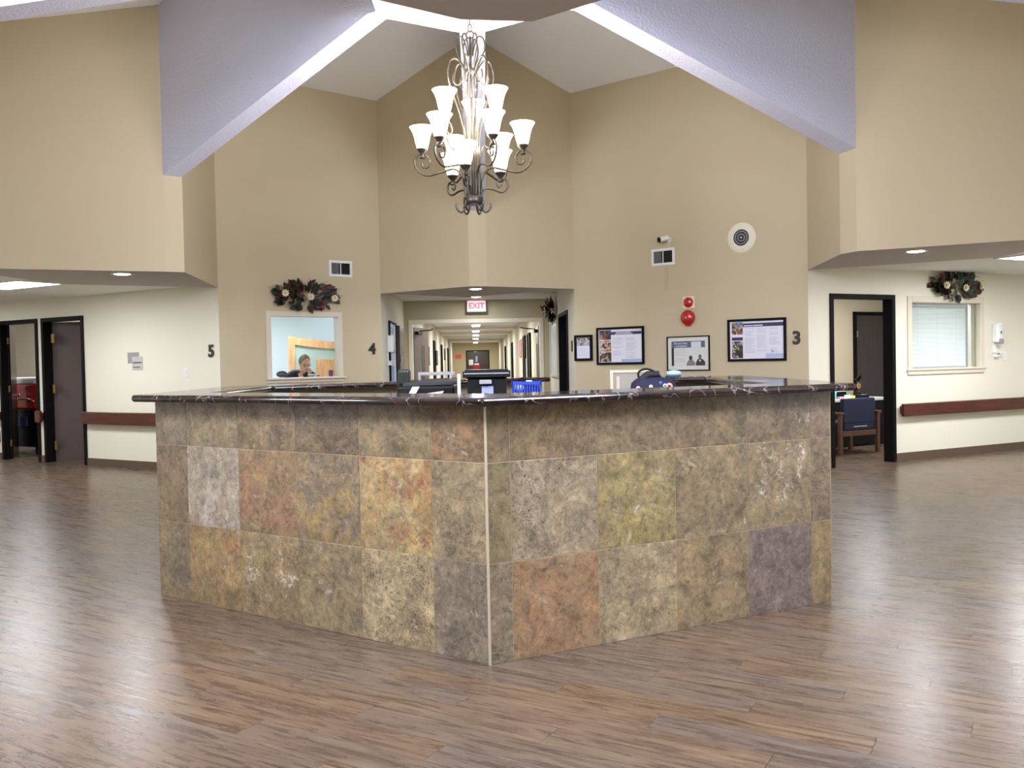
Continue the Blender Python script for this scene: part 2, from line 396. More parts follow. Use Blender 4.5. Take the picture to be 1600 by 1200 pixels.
for i, (a, b) in enumerate(((t4L, t4R), (t3f, t3n), (t2f, t2n), (t1R, t1L), (t6n, t6f), (t5n, t5f))):
    A, B = V2(a), V2(b); t = (A + B) / 2; ax = (t - HUB).normalized(); hv = HUB + ax * 1.0
    hubv.append((hv.x, hv.y)); wd = (B - A)
    P = [(t.x, t.y, FB), (hv.x, hv.y, HZ), (HUB.x, HUB.y, HZ), (HUB.x, HUB.y, 6.95), (t.x, t.y, 5.8)]
    P = [(p[0] - wd.x / 2, p[1] - wd.y / 2, p[2]) for p in P]
    struct('trim_%d' % (i + 1), MB().slab(P, (wd.x, wd.y, 0)), STUCCO)
struct('ceiling_hub', MB().prism(hubv, HZ - 0.012, HZ + 0.10), STUCCO)

# ---------------------------------------------------------------- walls
W45, W34 = Wall(c5, c4L), Wall(c4R, c3)
W5 = Wall(far(c5, d5, 8), c5); W3 = Wall(c3, far(c3, d3, 8))
W4L = Wall(c4L, far(c4L, d4, 41)); W4R = Wall(far(c4R, d4, 41), c4R)
def w5x(s): return 8 - s        # distance from the corner -> local x
def w4x(s): return 41 - s
W45.panel('wall_front_left', 0, EZ + .03, [(.665, 1.70, 1.19, 2.06)])
W34.panel('wall_front_right', 0, EZ + .03)
W5.panel('wall_left', 0, 2.5, [(w5x(4.88), w5x(3.97), 0, 2.10), (w5x(3.76), w5x(2.85), 0, 2.10)], CREAM)
W3.panel('wall_right', 0, 2.5, [(.40, 1.42, 0, 2.06), (1.77, 3.14, 1.16, 2.04)], CREAM)
W4L.panel('wall_corridor_left', 0, 2.62, (), CREAM)
W4R.panel('wall_corridor_right', 0, 2.62, [(w4x(2.25), w4x(.95), 0, 2.09)], CREAM)
Wall(c5n, far(c5n, d5, 7)).panel('wall_left_near', 0, 2.5, (), CREAM)
Wall(far(c3n, d3, 7), c3n).panel('wall_right_near', 0, 2.5, (), CREAM)
Wall(far(c5n, d5, 6.8), far(c5, d5, 8)).panel('wall_left_end', 0, 2.5, (), CREAM)
Wall(far(c3, d3, 8), far(c3n, d3, 6.8)).panel('wall_right_end', 0, 2.5, (), CREAM)
Wall(c6f, c5n).panel('wall_side_left', 0, 4.74); Wall(c3n, c2f).panel('wall_side_right', 0, 4.74)
for nm_, a_, b_ in (('wall_rear_left', c1L, c6n), ('wall_rear_right', c2n, c1R)):
    Wr = Wall(a_, b_); Wr.panel(nm_, 0, EZ + .03, [(Wr.len / 2 - .85, Wr.len / 2 + .85, 3.0, 4.6)])
    fr_ = MB().box(-.9, .9, -.02, .12, 2.95, 3.0).box(-.9, .9, -.02, .12, 4.6, 4.65).box(-.9, -.85, -.02, .12, 3.0, 4.6).box(.85, .9, -.02, .12, 3.0, 4.6).box(-.02, .02, 0, .1, 3.0, 4.6)
    struct('window_' + ('3' if nm_.endswith('left') else '4'), fr_, TRIMW, loc=Wr.at(Wr.len / 2), rz=Wr.rz)  # made-up clerestory frame, out of view, added to carry the fill lamp
    l_ = bpy.data.lights.new('rear_fill_lamp', 'AREA'); l_.shape = 'RECTANGLE'; l_.size = 1.66; l_.size_y = 1.56; l_.energy = REAR_FILL; l_.color = (.76, .81, 1.0)  # cool fill lamp added in the opening to light the fins
    o_ = bpy.data.objects.new('rear_fill_lamp', l_); COL.objects.link(o_); o_.location = Wr.at(Wr.len / 2, 3.8, .06); o_.rotation_euler = (PI / 2, 0, Wr.rz + PI)
dr6 = Vector((-.88, -.47)); dr2 = Vector((.86, -.5))
Wall(far(c6f, dr6, 4), c6f).panel('wall_rear_left_corridor', 0, 2.5, (), CREAM); Wall(c6n, far(c6n, dr6, 4)).panel('wall_rear_left_corridor', 0, 2.5, (), CREAM)
Wall(c2f, far(c2f, dr2, 4)).panel('wall_rear_right_corridor', 0, 2.5, (), CREAM); Wall(far(c2n, dr2, 4), c2n).panel('wall_rear_right_corridor', 0, 2.5, (), CREAM)
Wall(far(c1L, Vector((0, -1)), 6), c1L).panel('wall_entry_left', 0, 2.5, (), CREAM); Wall(c1R, far(c1R, Vector((0, -1)), 6)).panel('wall_entry_right', 0, 2.5, (), CREAM)
def corr_ceiling(name, a, b, d, l, z=2.43):
    struct(name, MB().prism([a, b, far(b, d, l), far(a, d, l)], z, z + .08), CTILE)
corr_ceiling('ceiling_corridor_left', c5, c5n, d5, 8); corr_ceiling('ceiling_corridor_right', c3, c3n, d3, 8)
corr_ceiling('ceiling_corridor_front', c4L, c4R, d4, 41.2, 2.56)
struct('ceiling_step_front', MB().prism([c4L, (-.67, 13.83), c4R, (-.309, 12.04), (-.543, 11.99)], SZ + .0005, 2.56), SOFF)
corr_ceiling('ceiling_corridor_rear_left', c6f, c6n, dr6, 4); corr_ceiling('ceiling_corridor_rear_right', c2f, c2n, dr2, 4)
corr_ceiling('ceiling_corridor_rear', c1L, c1R, Vector((0, -1)), 6)

for nm_, bx in (('wall_closet_back', (w4x(2.9), w4x(.3), 1.6, 1.7)), ('wall_closet_side', (w4x(3.0), w4x(2.9), .12, 1.7)), ('wall_closet_side', (w4x(.75), w4x(.65), .12, 1.0))):
    struct(nm_, MB().box(*bx, 0, 2.5), BEIGE, loc=W4R.at(0), rz=W4R.rz)
struct('ceiling_closet', MB().box(w4x(3.0), w4x(.65), .12, 1.7, 2.4, 2.5), CTILE, loc=W4R.at(0), rz=W4R.rz)
# baseboards and hand rails
def baseboard(name, W, x0, x1): struct(name, MB().box(x0, x1, -.012, .0, 0, .105), BASEM, loc=W.at(0), rz=W.rz)
baseboard('baseboard_left', W5, w5x(2.80), w5x(0)); baseboard('baseboard_left', W5, w5x(3.93), w5x(3.80)); baseboard('baseboard_left', W5, 0, w5x(4.92))
baseboard('baseboard_right', W3, 0, .35); baseboard('baseboard_right', W3, 1.47, 8)
baseboard('baseboard_front_left', W45, 0, W45.len); baseboard('baseboard_front_right', W34, 0, W34.len)
def rail(label, W, x0, x1, z0=.60, z1=.775):
    t = thing('hand_rail', label, 'handrail', W.at(x0, z0), W.rz, 'wooden corridor handrails')
    l = x1 - x0
    obj('rail_board', MB().box(0, l, -.09, -.045, 0, z1 - z0), RAILM, t, bevel=.008)
    k = max(2, int(l / 1.2) + 1)
    me = MB().box(-.03, .03, -.048, 0, .03, z1 - z0 - .03).mesh('bracket', RAILM)
    for i in range(k): link('bracket', me, t, (.06 + (l - .12) * i / (k - 1), 0, 0))
rail('reddish-brown wooden handrail right of the second dark door in the left corridor', W5, w5x(2.80), w5x(.05))
rail('short piece of wooden handrail between the two dark doors at the left', W5, w5x(3.93), w5x(3.80))
rail('wooden handrail at the very left edge, left of the open doorway', W5, w5x(6.5), w5x(4.93))
rail('reddish-brown wooden handrail on the peach wall under the blinds window', W3, 1.53, 7.5, .575, .735)

# ---------------------------------------------------------------- reception counter
CQ = Vector((-.124, 3.963)); CL = Vector((-2.15, 5.33)); CBL = Vector((-2.2, 7.2)); CR = Vector((1.757, 4.896)); CBR = Vector((1.85, 7.3))
CEND = Vector((.22, 8.62)); CST = Vector((1.12, 7.55))
def inset(poly, d):
    out = []
    for i, p in enumerate(poly):
        ds = []
        if i > 0: e = (p - poly[i - 1]).normalized(); ds.append(Vector((-e.y, e.x)))
        if i < len(poly) - 1: e = (poly[i + 1] - p).normalized(); ds.append(Vector((-e.y, e.x)))
        n = sum(ds, Vector((0, 0))); n.normalize(); out.append(p + n * (d / n.dot(ds[0])))
    return out
ring = [CST, CBR, CR, CQ, CL, CBL, CEND]       # clockwise seen from above: interior on the right -> negative inset
def band(mb, poly, da, db, z0, z1, m=0):
    A, B = inset(poly, da), inset(poly, db)
    for i in range(len(poly) - 1): mb.prism([A[i], A[i + 1], B[i + 1], B[i]], z0, z1, m)
    return mb
def ring_poly(poly, da, db): return [tuple(p) for p in inset(poly, da)] + [tuple(p) for p in inset(poly, db)][::-1]
counter = thing('reception_counter', 'hexagonal reception counter clad in travertine tiles under a dark stone top', 'counter', (-.124, 6.2, 0))
OFFC = Vector((-.124, 6.2))
def loc2(poly): return [V2(p) - OFFC for p in poly]
INW = -1   # inset sign: positive is left of travel; travel CST->CBR->CR->CQ->CL->CBL->CEND is clockwise, left = outside
ringl = loc2(ring)
GROUT = mat('sandy_grout', (176, 160, 128), 0.8)
INNER = mat('laminate_taupe', (150, 136, 112), 0.6)
obj('core_wall', band(MB(), ringl, -.0022, -.12, 0, 1.172), [GROUT], counter)
obj('inner_panelling', band(MB(), ringl, -.12, -.135, 0, 1.172), [INNER], counter)
mb = MB(); P = ring_poly(ringl, .12, -.30)
n = len(ring); A, B = inset(ringl, .12), inset(ringl, -.30)
mb.prism([tuple(p) for p in A] + [tuple(p) for p in B[::-1]], 1.172, 1.214)
ctop = obj('countertop', mb, GRAN, counter, bevel=.02); ctop.modifiers['bevel'].segments = 6
obj('desk_shelf', band(MB(), inset(ringl, 0)[3:], -.135, -.70, .74, .77), [mat('desk_laminate', (120, 106, 88), .4)], counter, bevel=.004)

T = .4572
LW = [(0, .316), (.316, .778), (.778, 1.232), (1.232, 1.694), (1.694, 2.15), (2.15, 2.443)]
RW = [(0, .122), (.122, .584), (.584, 1.042), (1.042, 1.506), (1.506, 1.95), (1.95, 2.096)]
def tl(b, s, a, d=.2, l=.2): return (b, s, a, d, l)
# left face, listed from the corner outwards; bottom, middle, top row
LT = [[tl((132, 118, 96), (120, 108, 92), (150, 132, 96), .1, .5), tl((170, 152, 114), (158, 138, 98), (126, 108, 80), .95, .3), tl((138, 120, 84), (124, 108, 82), (158, 138, 88), .1, .45),
       tl((146, 122, 84), (132, 112, 78), (124, 108, 84), .2, .85), tl((150, 122, 82), (138, 114, 74), (168, 112, 78), .1, .4), tl((126, 110, 82), (118, 104, 84), (142, 120, 76), .1, .5)],
      [tl((146, 130, 98), (136, 118, 88), (120, 104, 82), .6, .6), tl((164, 142, 98), (176, 138, 82), (136, 74, 58), .1, .4), tl((150, 124, 72), (118, 104, 86), (104, 94, 86), .2, .5),
       tl((146, 114, 80), (136, 112, 78), (150, 106, 80), .25, .2), tl((158, 146, 128), (140, 124, 104), (184, 174, 158), .3, .9), tl((112, 94, 66), (128, 108, 76), (92, 78, 60), .5, .5)],
      [tl((132, 102, 70), (120, 98, 68), (146, 94, 62), .2, .3), tl((132, 114, 80), (120, 104, 78), (138, 118, 78), .1, .2), tl((104, 86, 66), (124, 102, 68), (86, 72, 60), .6, .5),
       tl((130, 108, 74), (120, 98, 68), (138, 116, 84), .2, .55), tl((132, 114, 84), (122, 104, 76), (126, 108, 88), .1, .2), tl((116, 102, 84), (122, 106, 82), (104, 92, 80), .1, .35)]]
RT = [[tl((132, 118, 94), (122, 108, 88), (150, 136, 112), .3, .7), tl((146, 112, 80), (152, 120, 90), (128, 104, 80), .15, .35), tl((160, 142, 108), (152, 136, 106), (132, 116, 92), .35, .5),
       tl((136, 116, 84), (128, 112, 86), (148, 126, 90), .25, .45), tl((116, 101, 94), (108, 94, 88), (130, 112, 98), .2, .5), tl((140, 118, 80), (132, 112, 78), (126, 110, 84), .1, .2)],
      [tl((118, 104, 76), (126, 112, 76), (108, 96, 78), .2, .3), tl((150, 136, 110), (142, 126, 98), (128, 112, 92), .55, .35), tl((146, 130, 86), (138, 122, 84), (154, 134, 80), .15, .4),
       tl((130, 112, 82), (122, 106, 80), (138, 120, 96), .25, .6), tl((134, 116, 84), (128, 112, 84), (146, 130, 104), .1, .8), tl((122, 104, 78), (116, 100, 78), (134, 112, 84), .3, .2)],
      [tl((112, 94, 66), (120, 100, 70), (104, 88, 64), .2, .2), tl((122, 102, 72), (116, 98, 70), (134, 104, 68), .15, .3), tl((120, 102, 74), (114, 98, 74), (128, 110, 78), .1, .35),
       tl((120, 102, 74), (114, 98, 72), (108, 92, 72), .1, .3), tl((122, 106, 78), (116, 100, 76), (112, 96, 84), .15, .35), tl((118, 102, 78), (124, 108, 84), (150, 140, 124), .1, .6)]]
def tiles(org, d, cols, table, k0):
    k = k0; out = Vector((d.y, -d.x));
    if out.dot(org - OFFC) < 0 and out.dot(org + d - OFFC) < 0: out = -out
    W = Wall(org, org + d) if Vector((-d.y, d.x)).dot(out) < 0 else Wall(org + d, org)
    for r, (z0, z1) in enumerate(((0, T), (T, 2 * T), (2 * T, 1.172))):
        for c, (a, b) in enumerate(cols):
            k += 1; g = .0012; w_, h_ = (b - a) - 2 * g, (z1 - z0) - 2 * g
            me = MB().box(-w_ / 2, w_ / 2, -.0, .011, -h_ / 2, h_ / 2)
            p = org + d * ((a + b) / 2) - OFFC
            o = obj('tile', me, stone(k, *table[r][c]), counter, loc=(p.x, p.y, (z0 + z1) / 2), rz=W.rz, bevel=.0015)
    return k
dl, dr = (CL - CQ).normalized(), (CR - CQ).normalized()
k = tiles(CQ, dl, LW, LT, 0); tiles(CQ, dr, RW, RT, k)
# two faces beside, unseen from the front: same stone in one joined part each
SIDE = stone(60, (130, 112, 82), (122, 104, 78), (140, 120, 90))
for a, b in ((CL, CBL), (CBL, CEND), (CBR, CR), (CST, CBR)):
    Wd = Wall(a, b) if Vector((-(b - a).y, (b - a).x)).dot(OFFC - a) > 0 else Wall(b, a)
    mb = MB(); L_ = Wd.len; x = 0
    while x < L_:
        e = min(x + T, L_)
        for z0, z1 in ((0, T), (T, 2 * T), (2 * T, 1.172)): mb.box(x + .0013, e - .0013, 0, .011, z0 + .0013, z1 - .0013)
        x = e
    p = Wd.A - OFFC
    tag(obj('side_tiles', mb, SIDE, counter, loc=(p.x, p.y, 0), rz=Wd.rz), kind='stuff')
p = CQ - OFFC
obj('corner_trim', MB().cyl((p.x, p.y + .003, 0), .0065, 0, 1.172, 10), mat('satin_edge_trim', (196, 184, 158), .35, metal=.4), counter)

# ---------------------------------------------------------------- doors and windows (setting)
def frame_box(x0, x1, z0, z1, t=.05, y0=-.02, y1=.13, sill=False):
    e = .004; mb = MB(); mb.box(x0 - t, x0 + e, y0, y1, z0, z1 + t).box(x1 - e, x1 + t, y0, y1, z0, z1 + t).box(x0 + e, x1 - e, y0, y1, z1 - e, z1 + t)
    if sill: mb.box(x0 - t, x1 + t, y0, y1, z0 - t, z0 + e)
    return mb
def door(name, W, a, b, h, hinge=None, ang=0, leafm=DOORM, setback=.10, t=.055, knob=True):
    fr = tag(link(name, None, None, W.at(a), W.rz), kind='structure')
    obj('door_frame', frame_box(0, b - a, 0, h, t), BLK, fr, bevel=.004)
    if hinge is not None:
        w_ = b - a - .012; s = 1 if hinge == 'L' else -1; hx = .006 if s > 0 else b - a - .006
        lf = obj('door_leaf', MB().box(0, s * w_, 0, .042, .008, h - .006), leafm, fr, loc=(hx, setback, 0), rz=ang * s, bevel=.003)
        if knob:
            kb = MB().lathe([(.004, -.055), (.026, -.05), (.028, -.035), (.012, -.022), (.012, 0)], 14, (s * (w_ - .06), 0, .97), axis='y')
            obj('door_knob', kb, CHROME, lf)
        me = MB().box(-.03, .035, -.006, .0, -.05, .05).cyl((0, -.008, 0), .008, -.05, .05, 8).mesh('hinge', BRASS)
        for z in (.25, h / 2 + .05, h - .25): link('hinge', me, fr, (hx, setback - .002, z))
    return fr
dA = door('door_1', W5, w5x(4.88), w5x(3.97), 2.10, 'L', 2.5)
dB = door('door_2', W5, w5x(3.76), w5x(2.85), 2.10, 'L', .38, DOORG, .12)
for o in [c for c in dB.children if c.name.startswith('hinge')]: o.location.x = .10; o.location.y = .07; o.scale = (1.3, 1, 1.3)
dC = door('door_3', W3, .40, 1.42, 2.06)
dD = door('door_4', W4R, w4x(2.25), w4x(.95), 2.09, 'R', .9, BLK)
# reception window (glass) in the left angled wall
def window(name, W, a, b, z0, z1, t=.065, sill_d=.05):
    r = tag(link(name, None, None, W.at(a), W.rz), kind='structure')
    obj('window_frame', frame_box(0, b - a, z0, z1, t, -.02, .12, True), TRIMW, r, bevel=.005)
    obj('window_sill', MB().box(-t - .02, b - a + t + .02, -.02 - sill_d, .12, z0 - .022, z0), TRIMW, r, bevel=.004)
    obj('window_pane', MB().box(0, b - a, .05, .056, z0, z1), GLASS, r)
    return r
w1 = window('window_1', W45, .69, 1.68, 1.21, 2.04)
w2 = window('window_2', W3, 1.78, 3.13, 1.17, 2.03, .075, .015)
# blinds behind the right hand window
bl = thing('venetian_blind', 'white horizontal venetian blind closed behind the right-hand office window', 'blind', W3.at(1.80, 1.19, .09), W3.rz)
obj('head_rail', MB().box(0, 1.16, -.015, .02, .79, .82), WHITE, bl)
SL = mat('pale_aqua_slat', (236, 238, 236), .5, emit=.10)  # slats are given a faint glow of their own
sl = MB().add([(0, -.011, -.007), (1.16, -.011, -.007), (1.16, .009, .009), (0, .009, .009), (0, -.011, -.0055), (1.16, -.011, -.0055), (1.16, .009, .0105), (0, .009, .0105)], [(0, 3, 2, 1), (4, 5, 6, 7), (0, 1, 5, 4), (2, 3, 7, 6), (1, 2, 6, 5), (3, 0, 4, 7)]).mesh('blind_slat', SL)
for i in range(40): link('blind_slat', sl, bl, (0, 0, .012 + i * .0195))
for x in (.2, .58, .96): obj('lift_cord', MB().cyl((x, -.013, 0), .0012, 0, .8, 5), WHITE, bl)
obj('bottom_rail', MB().box(0, 1.16, -.012, .012, -.012, .002), WHITE, bl)
struct('trim_reveal_right', MB().box(.001, .07, .07, .118, 1.17, 2.03), TRIMW, loc=W3.at(3.05), rz=W3.rz)

# ---------------------------------------------------------------- lights
def arealight(name, loc, size, power, color=(1, 1, 1), rot=(0, 0, 0), size_y=None, spread=PI):
    l = bpy.data.lights.new(name, 'AREA'); l.energy = power; l.color = color; l.size = size; l.spread = spread
    if size_y: l.shape = 'RECTANGLE'; l.size_y = size_y
    else: l.shape = 'DISK'
    o = bpy.data.objects.new(name, l); COL.objects.link(o); o.location = loc; o.rotation_euler = rot; return o
COOL = (.90, .94, 1.0); WARM = (1.0, .93, .85)
def can_light(label, x, y, z, power=26, r=.085, group='recessed ceiling lights'):
    t = thing('recessed_light', label, 'light', (x, y, z), 0, group)
    obj('trim_ring', MB().lathe([(r, -.001), (r + .03, -.006), (r + .034, 0), (r, .0)], 24), WHITE, t)
    obj('lens', MB().lathe([(.0001, -.012), (r * .7, -.010), (r, -.003)], 24), LENS, t)
    arealight('can_lamp', (x, y, z - .02), r * 1.8, power, COOL)
can_light('round ceiling light in the soffit over the left corridor mouth', -4.15, 9.52, SZ, 30)
can_light('round ceiling light in the soffit over the right corridor mouth', 4.06, 8.88, SZ, 30)
can_light('round ceiling light in the soffit above the exit sign', -.48, 12.35, SZ, 24)
can_light('second round ceiling light just before the exit sign', *(V2(mid(c4L, c4R)) + d4 * 3.4), 2.56, 20)
can_light('unseen round light added for fill over the rear corridor mouth behind the viewer', 0, 1.2, SZ, 16)  # unseen lamp added to fill from behind the viewer
can_light('unseen round light added for fill in the rear left soffit', -4.3, 5.0, SZ, 20); can_light('unseen round light added for fill in the rear right soffit', 4.1, 5.2, SZ, 20)  # unseen lamps added for fill, mirroring the front soffits
def troffer(label, x, y, z, rz, lx=.6, ly=1.2, power=60):
    t = thing('ceiling_troffer', label, 'light', (x, y, z), rz, 'corridor ceiling panels')
    obj('troffer_frame', MB().box(-lx / 2, lx / 2, -ly / 2, -ly / 2 + .03, -.012, 0).box(-lx / 2, lx / 2, ly / 2 - .03, ly / 2, -.012, 0).box(-lx / 2, -lx / 2 + .03, -ly / 2, ly / 2, -.012, 0).box(lx / 2 - .03, lx / 2, -ly / 2, ly / 2, -.012, 0), WHITE, t)
    obj('diffuser', MB().box(-lx / 2 + .03, lx / 2 - .03, -ly / 2 + .03, ly / 2 - .03, -.008, -.004), PANEL, t)
    arealight('troffer_lamp', (x, y, z - .03), lx * .9, power, COOL, (0, 0, rz), ly * .9)
r5 = math.atan2(d5.y, d5.x) - PI / 2; r3 = math.atan2(d3.y, d3.x) - PI / 2
cL = V2(mid(c5, c5n)); cR = V2(mid(c3, c3n))
def along(c, d, s, o=0): n = Vector((-d.y, d.x)); q = c + d * s + n * o; return q.x, q.y
troffer('bright ceiling panel light in the left corridor beyond the soffit', *along(cL, d5, 1.75, .0), 2.43, r5, power=46)
troffer('ceiling panel light further down the left corridor', *along(cL, d5, 5.0), 2.43, r5, power=40)
troffer('ceiling panel light in the right corridor outside the frame', *along(cR, d3, 1.9), 2.43, r3, power=85)
troffer('ceiling panel light at the end of the right corridor', *along(cR, d3, 5.2), 2.43, r3, power=36)

# ---------------------------------------------------------------- front corridor
def X4(s, o): q = V2(c4L) + d4 * s + Vector((d4.y, -d4.x)) * o; return (q.x, q.y)   # s along, o across from the left wall
CW = 2.78; R4 = a4 * -1
hd = Wall(X4(4.1, 0), X4(4.1, CW))
mb = MB().box(0, CW, 0, .15, 2.20, 2.56); mb.box(0, .10, 0, .15, 0, 2.20).box(CW - .12, CW, 0, .15, 0, 2.20)
struct('wall_corridor_header', mb, BEIGE, loc=hd.at(0), rz=hd.rz)
struct('door_5', frame_box(.16, CW - .19, 0, 2.13, .07, -.015, .165), mat('cream_door_casing', (232, 226, 208), .5), loc=hd.at(0), rz=hd.rz)
def fire_leaf(label, x, sgn, ang):
    t = thing('fire_door', label, 'door', hd.at(x, 0, .15), hd.rz + ang, 'corridor fire doors')
    obj('door_leaf', MB().box(0, sgn * 1.05, 0, .045, .01, 2.07), DOORG, t, bevel=.003)
    obj('vision_panel', MB().box(sgn * .55, sgn * .72, -.006, .051, 1.05, 1.72), mat('dark_glass', (40, 34, 32), .1), t)
    obj('door_closer', MB().box(sgn * .08, sgn * .36, -.07, 0, 1.93, 1.99).tube([(sgn * .2, -.06, 2.0), (sgn * .45, -.20, 2.02), (sgn * .12, -.34, 2.03)], .012, 6), BLKP, t)
    obj('push_bar', MB().box(sgn * .1, sgn * .95, -.06, -.03, .96, 1.02).box(sgn * .1, sgn * .14, -.03, 0, .96, 1.02).box(sgn * .91, sgn * .95, -.03, 0, .96, 1.02), CHROME, t)
fire_leaf('open grey fire door leaf at the left of the front corridor', .18, 1, 1.36)
fire_leaf('open brown fire door leaf seen edge-on at the right of the front corridor', CW - .21, -1, -1.60)
for i, s in enumerate((7.6, 12.2, 17.2, 22.2, 27.3, 33)):
    struct('trim_beam', MB().box(0, CW, 0, .22, 2.49, 2.56), CTILE, loc=(*X4(s, 0), 0), rz=hd.rz)
for i, s in enumerate((5.5, 9.7, 14.7, 19.7, 24.7, 30, 38)):
    q = X4(s, CW / 2); t = thing('corridor_light', '%s wraparound ceiling light down the front corridor' % ('nearest', 'second', 'third', 'fourth', 'fifth', 'sixth', 'farthest')[i], 'light', (q[0], q[1], 2.56), hd.rz, 'front corridor ceiling lights')
    obj('housing', MB().box(-.15, .15, -.32, .32, -.03, 0), WHITE, t); obj('diffuser', MB().box(-.13, .13, -.3, .3, -.075, -.03), PANEL, t, bevel=.02)
    arealight('corridor_lamp', (q[0], q[1], 2.56 - .09), .26, 85, (1, .98, .92), (0, 0, hd.rz), .6)
endw = Wall(X4(40.5, -.1), X4(40.5, CW + .1)); endw.panel('wall_corridor_end', 0, 2.62)
t = thing('double_door', 'dark double doors at the far end of the front corridor', 'door', endw.at(.95, 0, -.03), endw.rz)
obj('door_frame', MB().box(-.05, 0, 0, .05, 0, 2.1).box(1.3, 1.35, 0, .05, 0, 2.1).box(0, 1.3, 0, .05, 2.05, 2.1), BLK, t)
for i in (0, 1): obj('door_leaf', MB().box(i * .65 + .003, i * .65 + .647, .01, .05, 0, 2.05), DOORM, t)
obj('door_notice', MB().box(.12, .38, 0, .008, 1.22, 1.55), PAPER, t); obj('door_window', MB().box(.52, .64, 0, .008, 1.4, 1.75), mat('bright_glass', (170, 190, 210), .2), t)
obj('door_sign', MB().box(.45, .72, -.002, .006, 1.22, 1.32), PAPER, t); obj('stop_sign', MB().box(.4, .78, -.002, .006, .98, 1.2), REDP, t)
tag(obj('wall_sign', MB().box(.26, .62, -.01, 0, 1.62, 1.88), mat('coral_red_sign', (236, 92, 76), .5), loc=endw.at(0), rz=endw.rz), 'small coral-red sign on the end wall of the front corridor', 'sign')
# doors and pictures along both corridor walls
def side_door(label, W, x, wd=.9, open_=True):
    t = thing('corridor_door', label, 'door', W.at(x), W.rz, 'doors along the front corridor')
    obj('door_frame', MB().box(-.05, 0, -.05, 0, 0, 2.1).box(wd, wd + .05, -.05, 0, 0, 2.1).box(-.05, wd + .05, -.05, 0, 2.05, 2.1), BLK, t)
    obj('door_leaf', MB().box(0, wd, -.02, 0, 0, 2.05), DOORM, t)
for nm, s in (('nearest', 5.6), ('second', 10.2), ('third', 15.6), ('fourth', 22), ('fifth', 30)): side_door(nm + ' dark door on the left wall of the front corridor', W4L, s)
for nm, s in (('nearest', 9.9), ('second', 12.2), ('third', 20.5), ('fourth', 28)): side_door(nm + ' dark door on the right wall of the front corridor', W4R, w4x(s + .9))
def small_picture(label, W, x, z, wd, ht, c, fm=BLK):
    t = thing('framed_picture', label, 'picture', W.at(x, z), W.rz, 'pictures along the front corridor')
    obj('picture_frame', MB().box(0, wd, -.03, 0, 0, .03).box(0, wd, -.03, 0, ht - .03, ht).box(0, .03, -.03, 0, .03, ht - .03).box(wd - .03, wd, -.03, 0, .03, ht - .03), fm, t)
    obj('picture_sheet', MB().box(.03, wd - .03, -.012, -.001, .03, ht - .03), mat('picture_%d%d%d' % c, c, .5, var=.4, vscale=8), t)
small_picture('grey framed picture on the left corridor wall beyond the second door', W4L, 17.6, 1.3, 1.1, .5, (130, 138, 150))
small_picture('red floral picture on the left corridor wall, far down', W4L, 25.5, 1.5, 1.2, .5, (150, 60, 62))
small_picture('small picture between the first two doors of the left corridor wall', W4L, 12.2, 1.3, .7, .55, (150, 140, 130))
small_picture('pink framed picture high on the right corridor wall', W4R, w4x(15.4), 1.5, .9, .55, (220, 176, 180), REDP)
small_picture('pale blue poster low on the right corridor wall', W4R, w4x(11.9), .85, .9, .6, (196, 214, 232), WHITE)
t = thing('brass_lattice_panel', 'brass lattice wall panel inside the right side of the front corridor', 'wall art', W4R.at(w4x(7.3), .95), W4R.rz)
mb = MB()
for i in range(4): mb.box(i * .2, i * .2 + .035, -.02, 0, 0, 1.05)
for i in range(6): mb.box(0, .635, -.024, -.004, i * .2, i * .2 + .03)
obj('lattice_frame', mb, BRASS, t); obj('backing', MB().box(.01, .62, -.003, 0, .01, 1.03), mat('ochre_backing', (186, 156, 96), .6), t)
for nm, W, x0, x1 in (('left', W4L, 6.7, 10.0), ('left', W4L, 11.3, 15.4), ('right', W4R, w4x(9.8), w4x(4.6)), ('right', W4R, w4x(20.4), w4x(13.2))):
    rail('wooden handrail %s on the %s wall of the front corridor' % ('nearer' if (x0 < 10 or nm == 'right' and x0 > 31) else 'farther', nm), W, x0, x1)
# exit sign
t = thing('exit_sign', 'lit exit sign with red letters hanging over the front corridor', 'sign', (*X4(3.95, CW / 2 - .0), 2.335), hd.rz)
obj('sign_box', MB().box(-.18, .18, -.025, .025, -.01, .21), WHITE, t, bevel=.006)
obj('sign_face', MB().box(-.165, .165, -.027, -.024, .0, .20), mat('lit_sign_face', (255, 214, 222), .5, emit=.7), t)
text('sign_lettering', 'EXIT', .145, mat('lit_red', (226, 16, 40), .4, emit=1.4, ecol=(230, 20, 50)), t, (0, -.03, .10), .001, .004)
obj('hanger', MB().cyl((0, 0, 0), .012, .20, .226, 8), WHITE, t)
# left wall things in the corridor mouth
def sanitizer(label, W, x, z, lower=True):
    t = thing('sanitizer_dispenser', label, 'dispenser', W.at(x, z), W.rz, 'wall sanitizer dispensers')
    prof = [(-.058, -.0), (.058, 0), (.058, -.06), (.045, -.10), (-.045, -.10), (-.058, -.06)]
    obj('dispenser_body', MB().prism([(a, b) for a, b in prof], 0, .26), WHITE, t, bevel=.018)
    obj('viewing_window', MB().add([(-.018, -.102, .15), (.018, -.102, .15), (0, -.102, .10), (-.018, -.095, .15), (.018, -.095, .15), (0, -.095, .10)], [(0, 2, 1), (0, 1, 4, 3), (1, 2, 5, 4), (2, 0, 3, 5)]), DGREY, t)
    obj('push_lever', MB().box(-.04, .04, -.118, -.06, -.02, .05), GREYP, t, bevel=.012)
    obj('back_plate', MB().box(-.03, .03, -.012, 0, -.13, 0), WHITE, t)
    obj('drip_tray', MB().box(-.05, .06, -.10, 0, -.145, -.13).box(-.03, .03, -.06, 0, -.20, -.145), WHITE, t, bevel=.004)
    return t
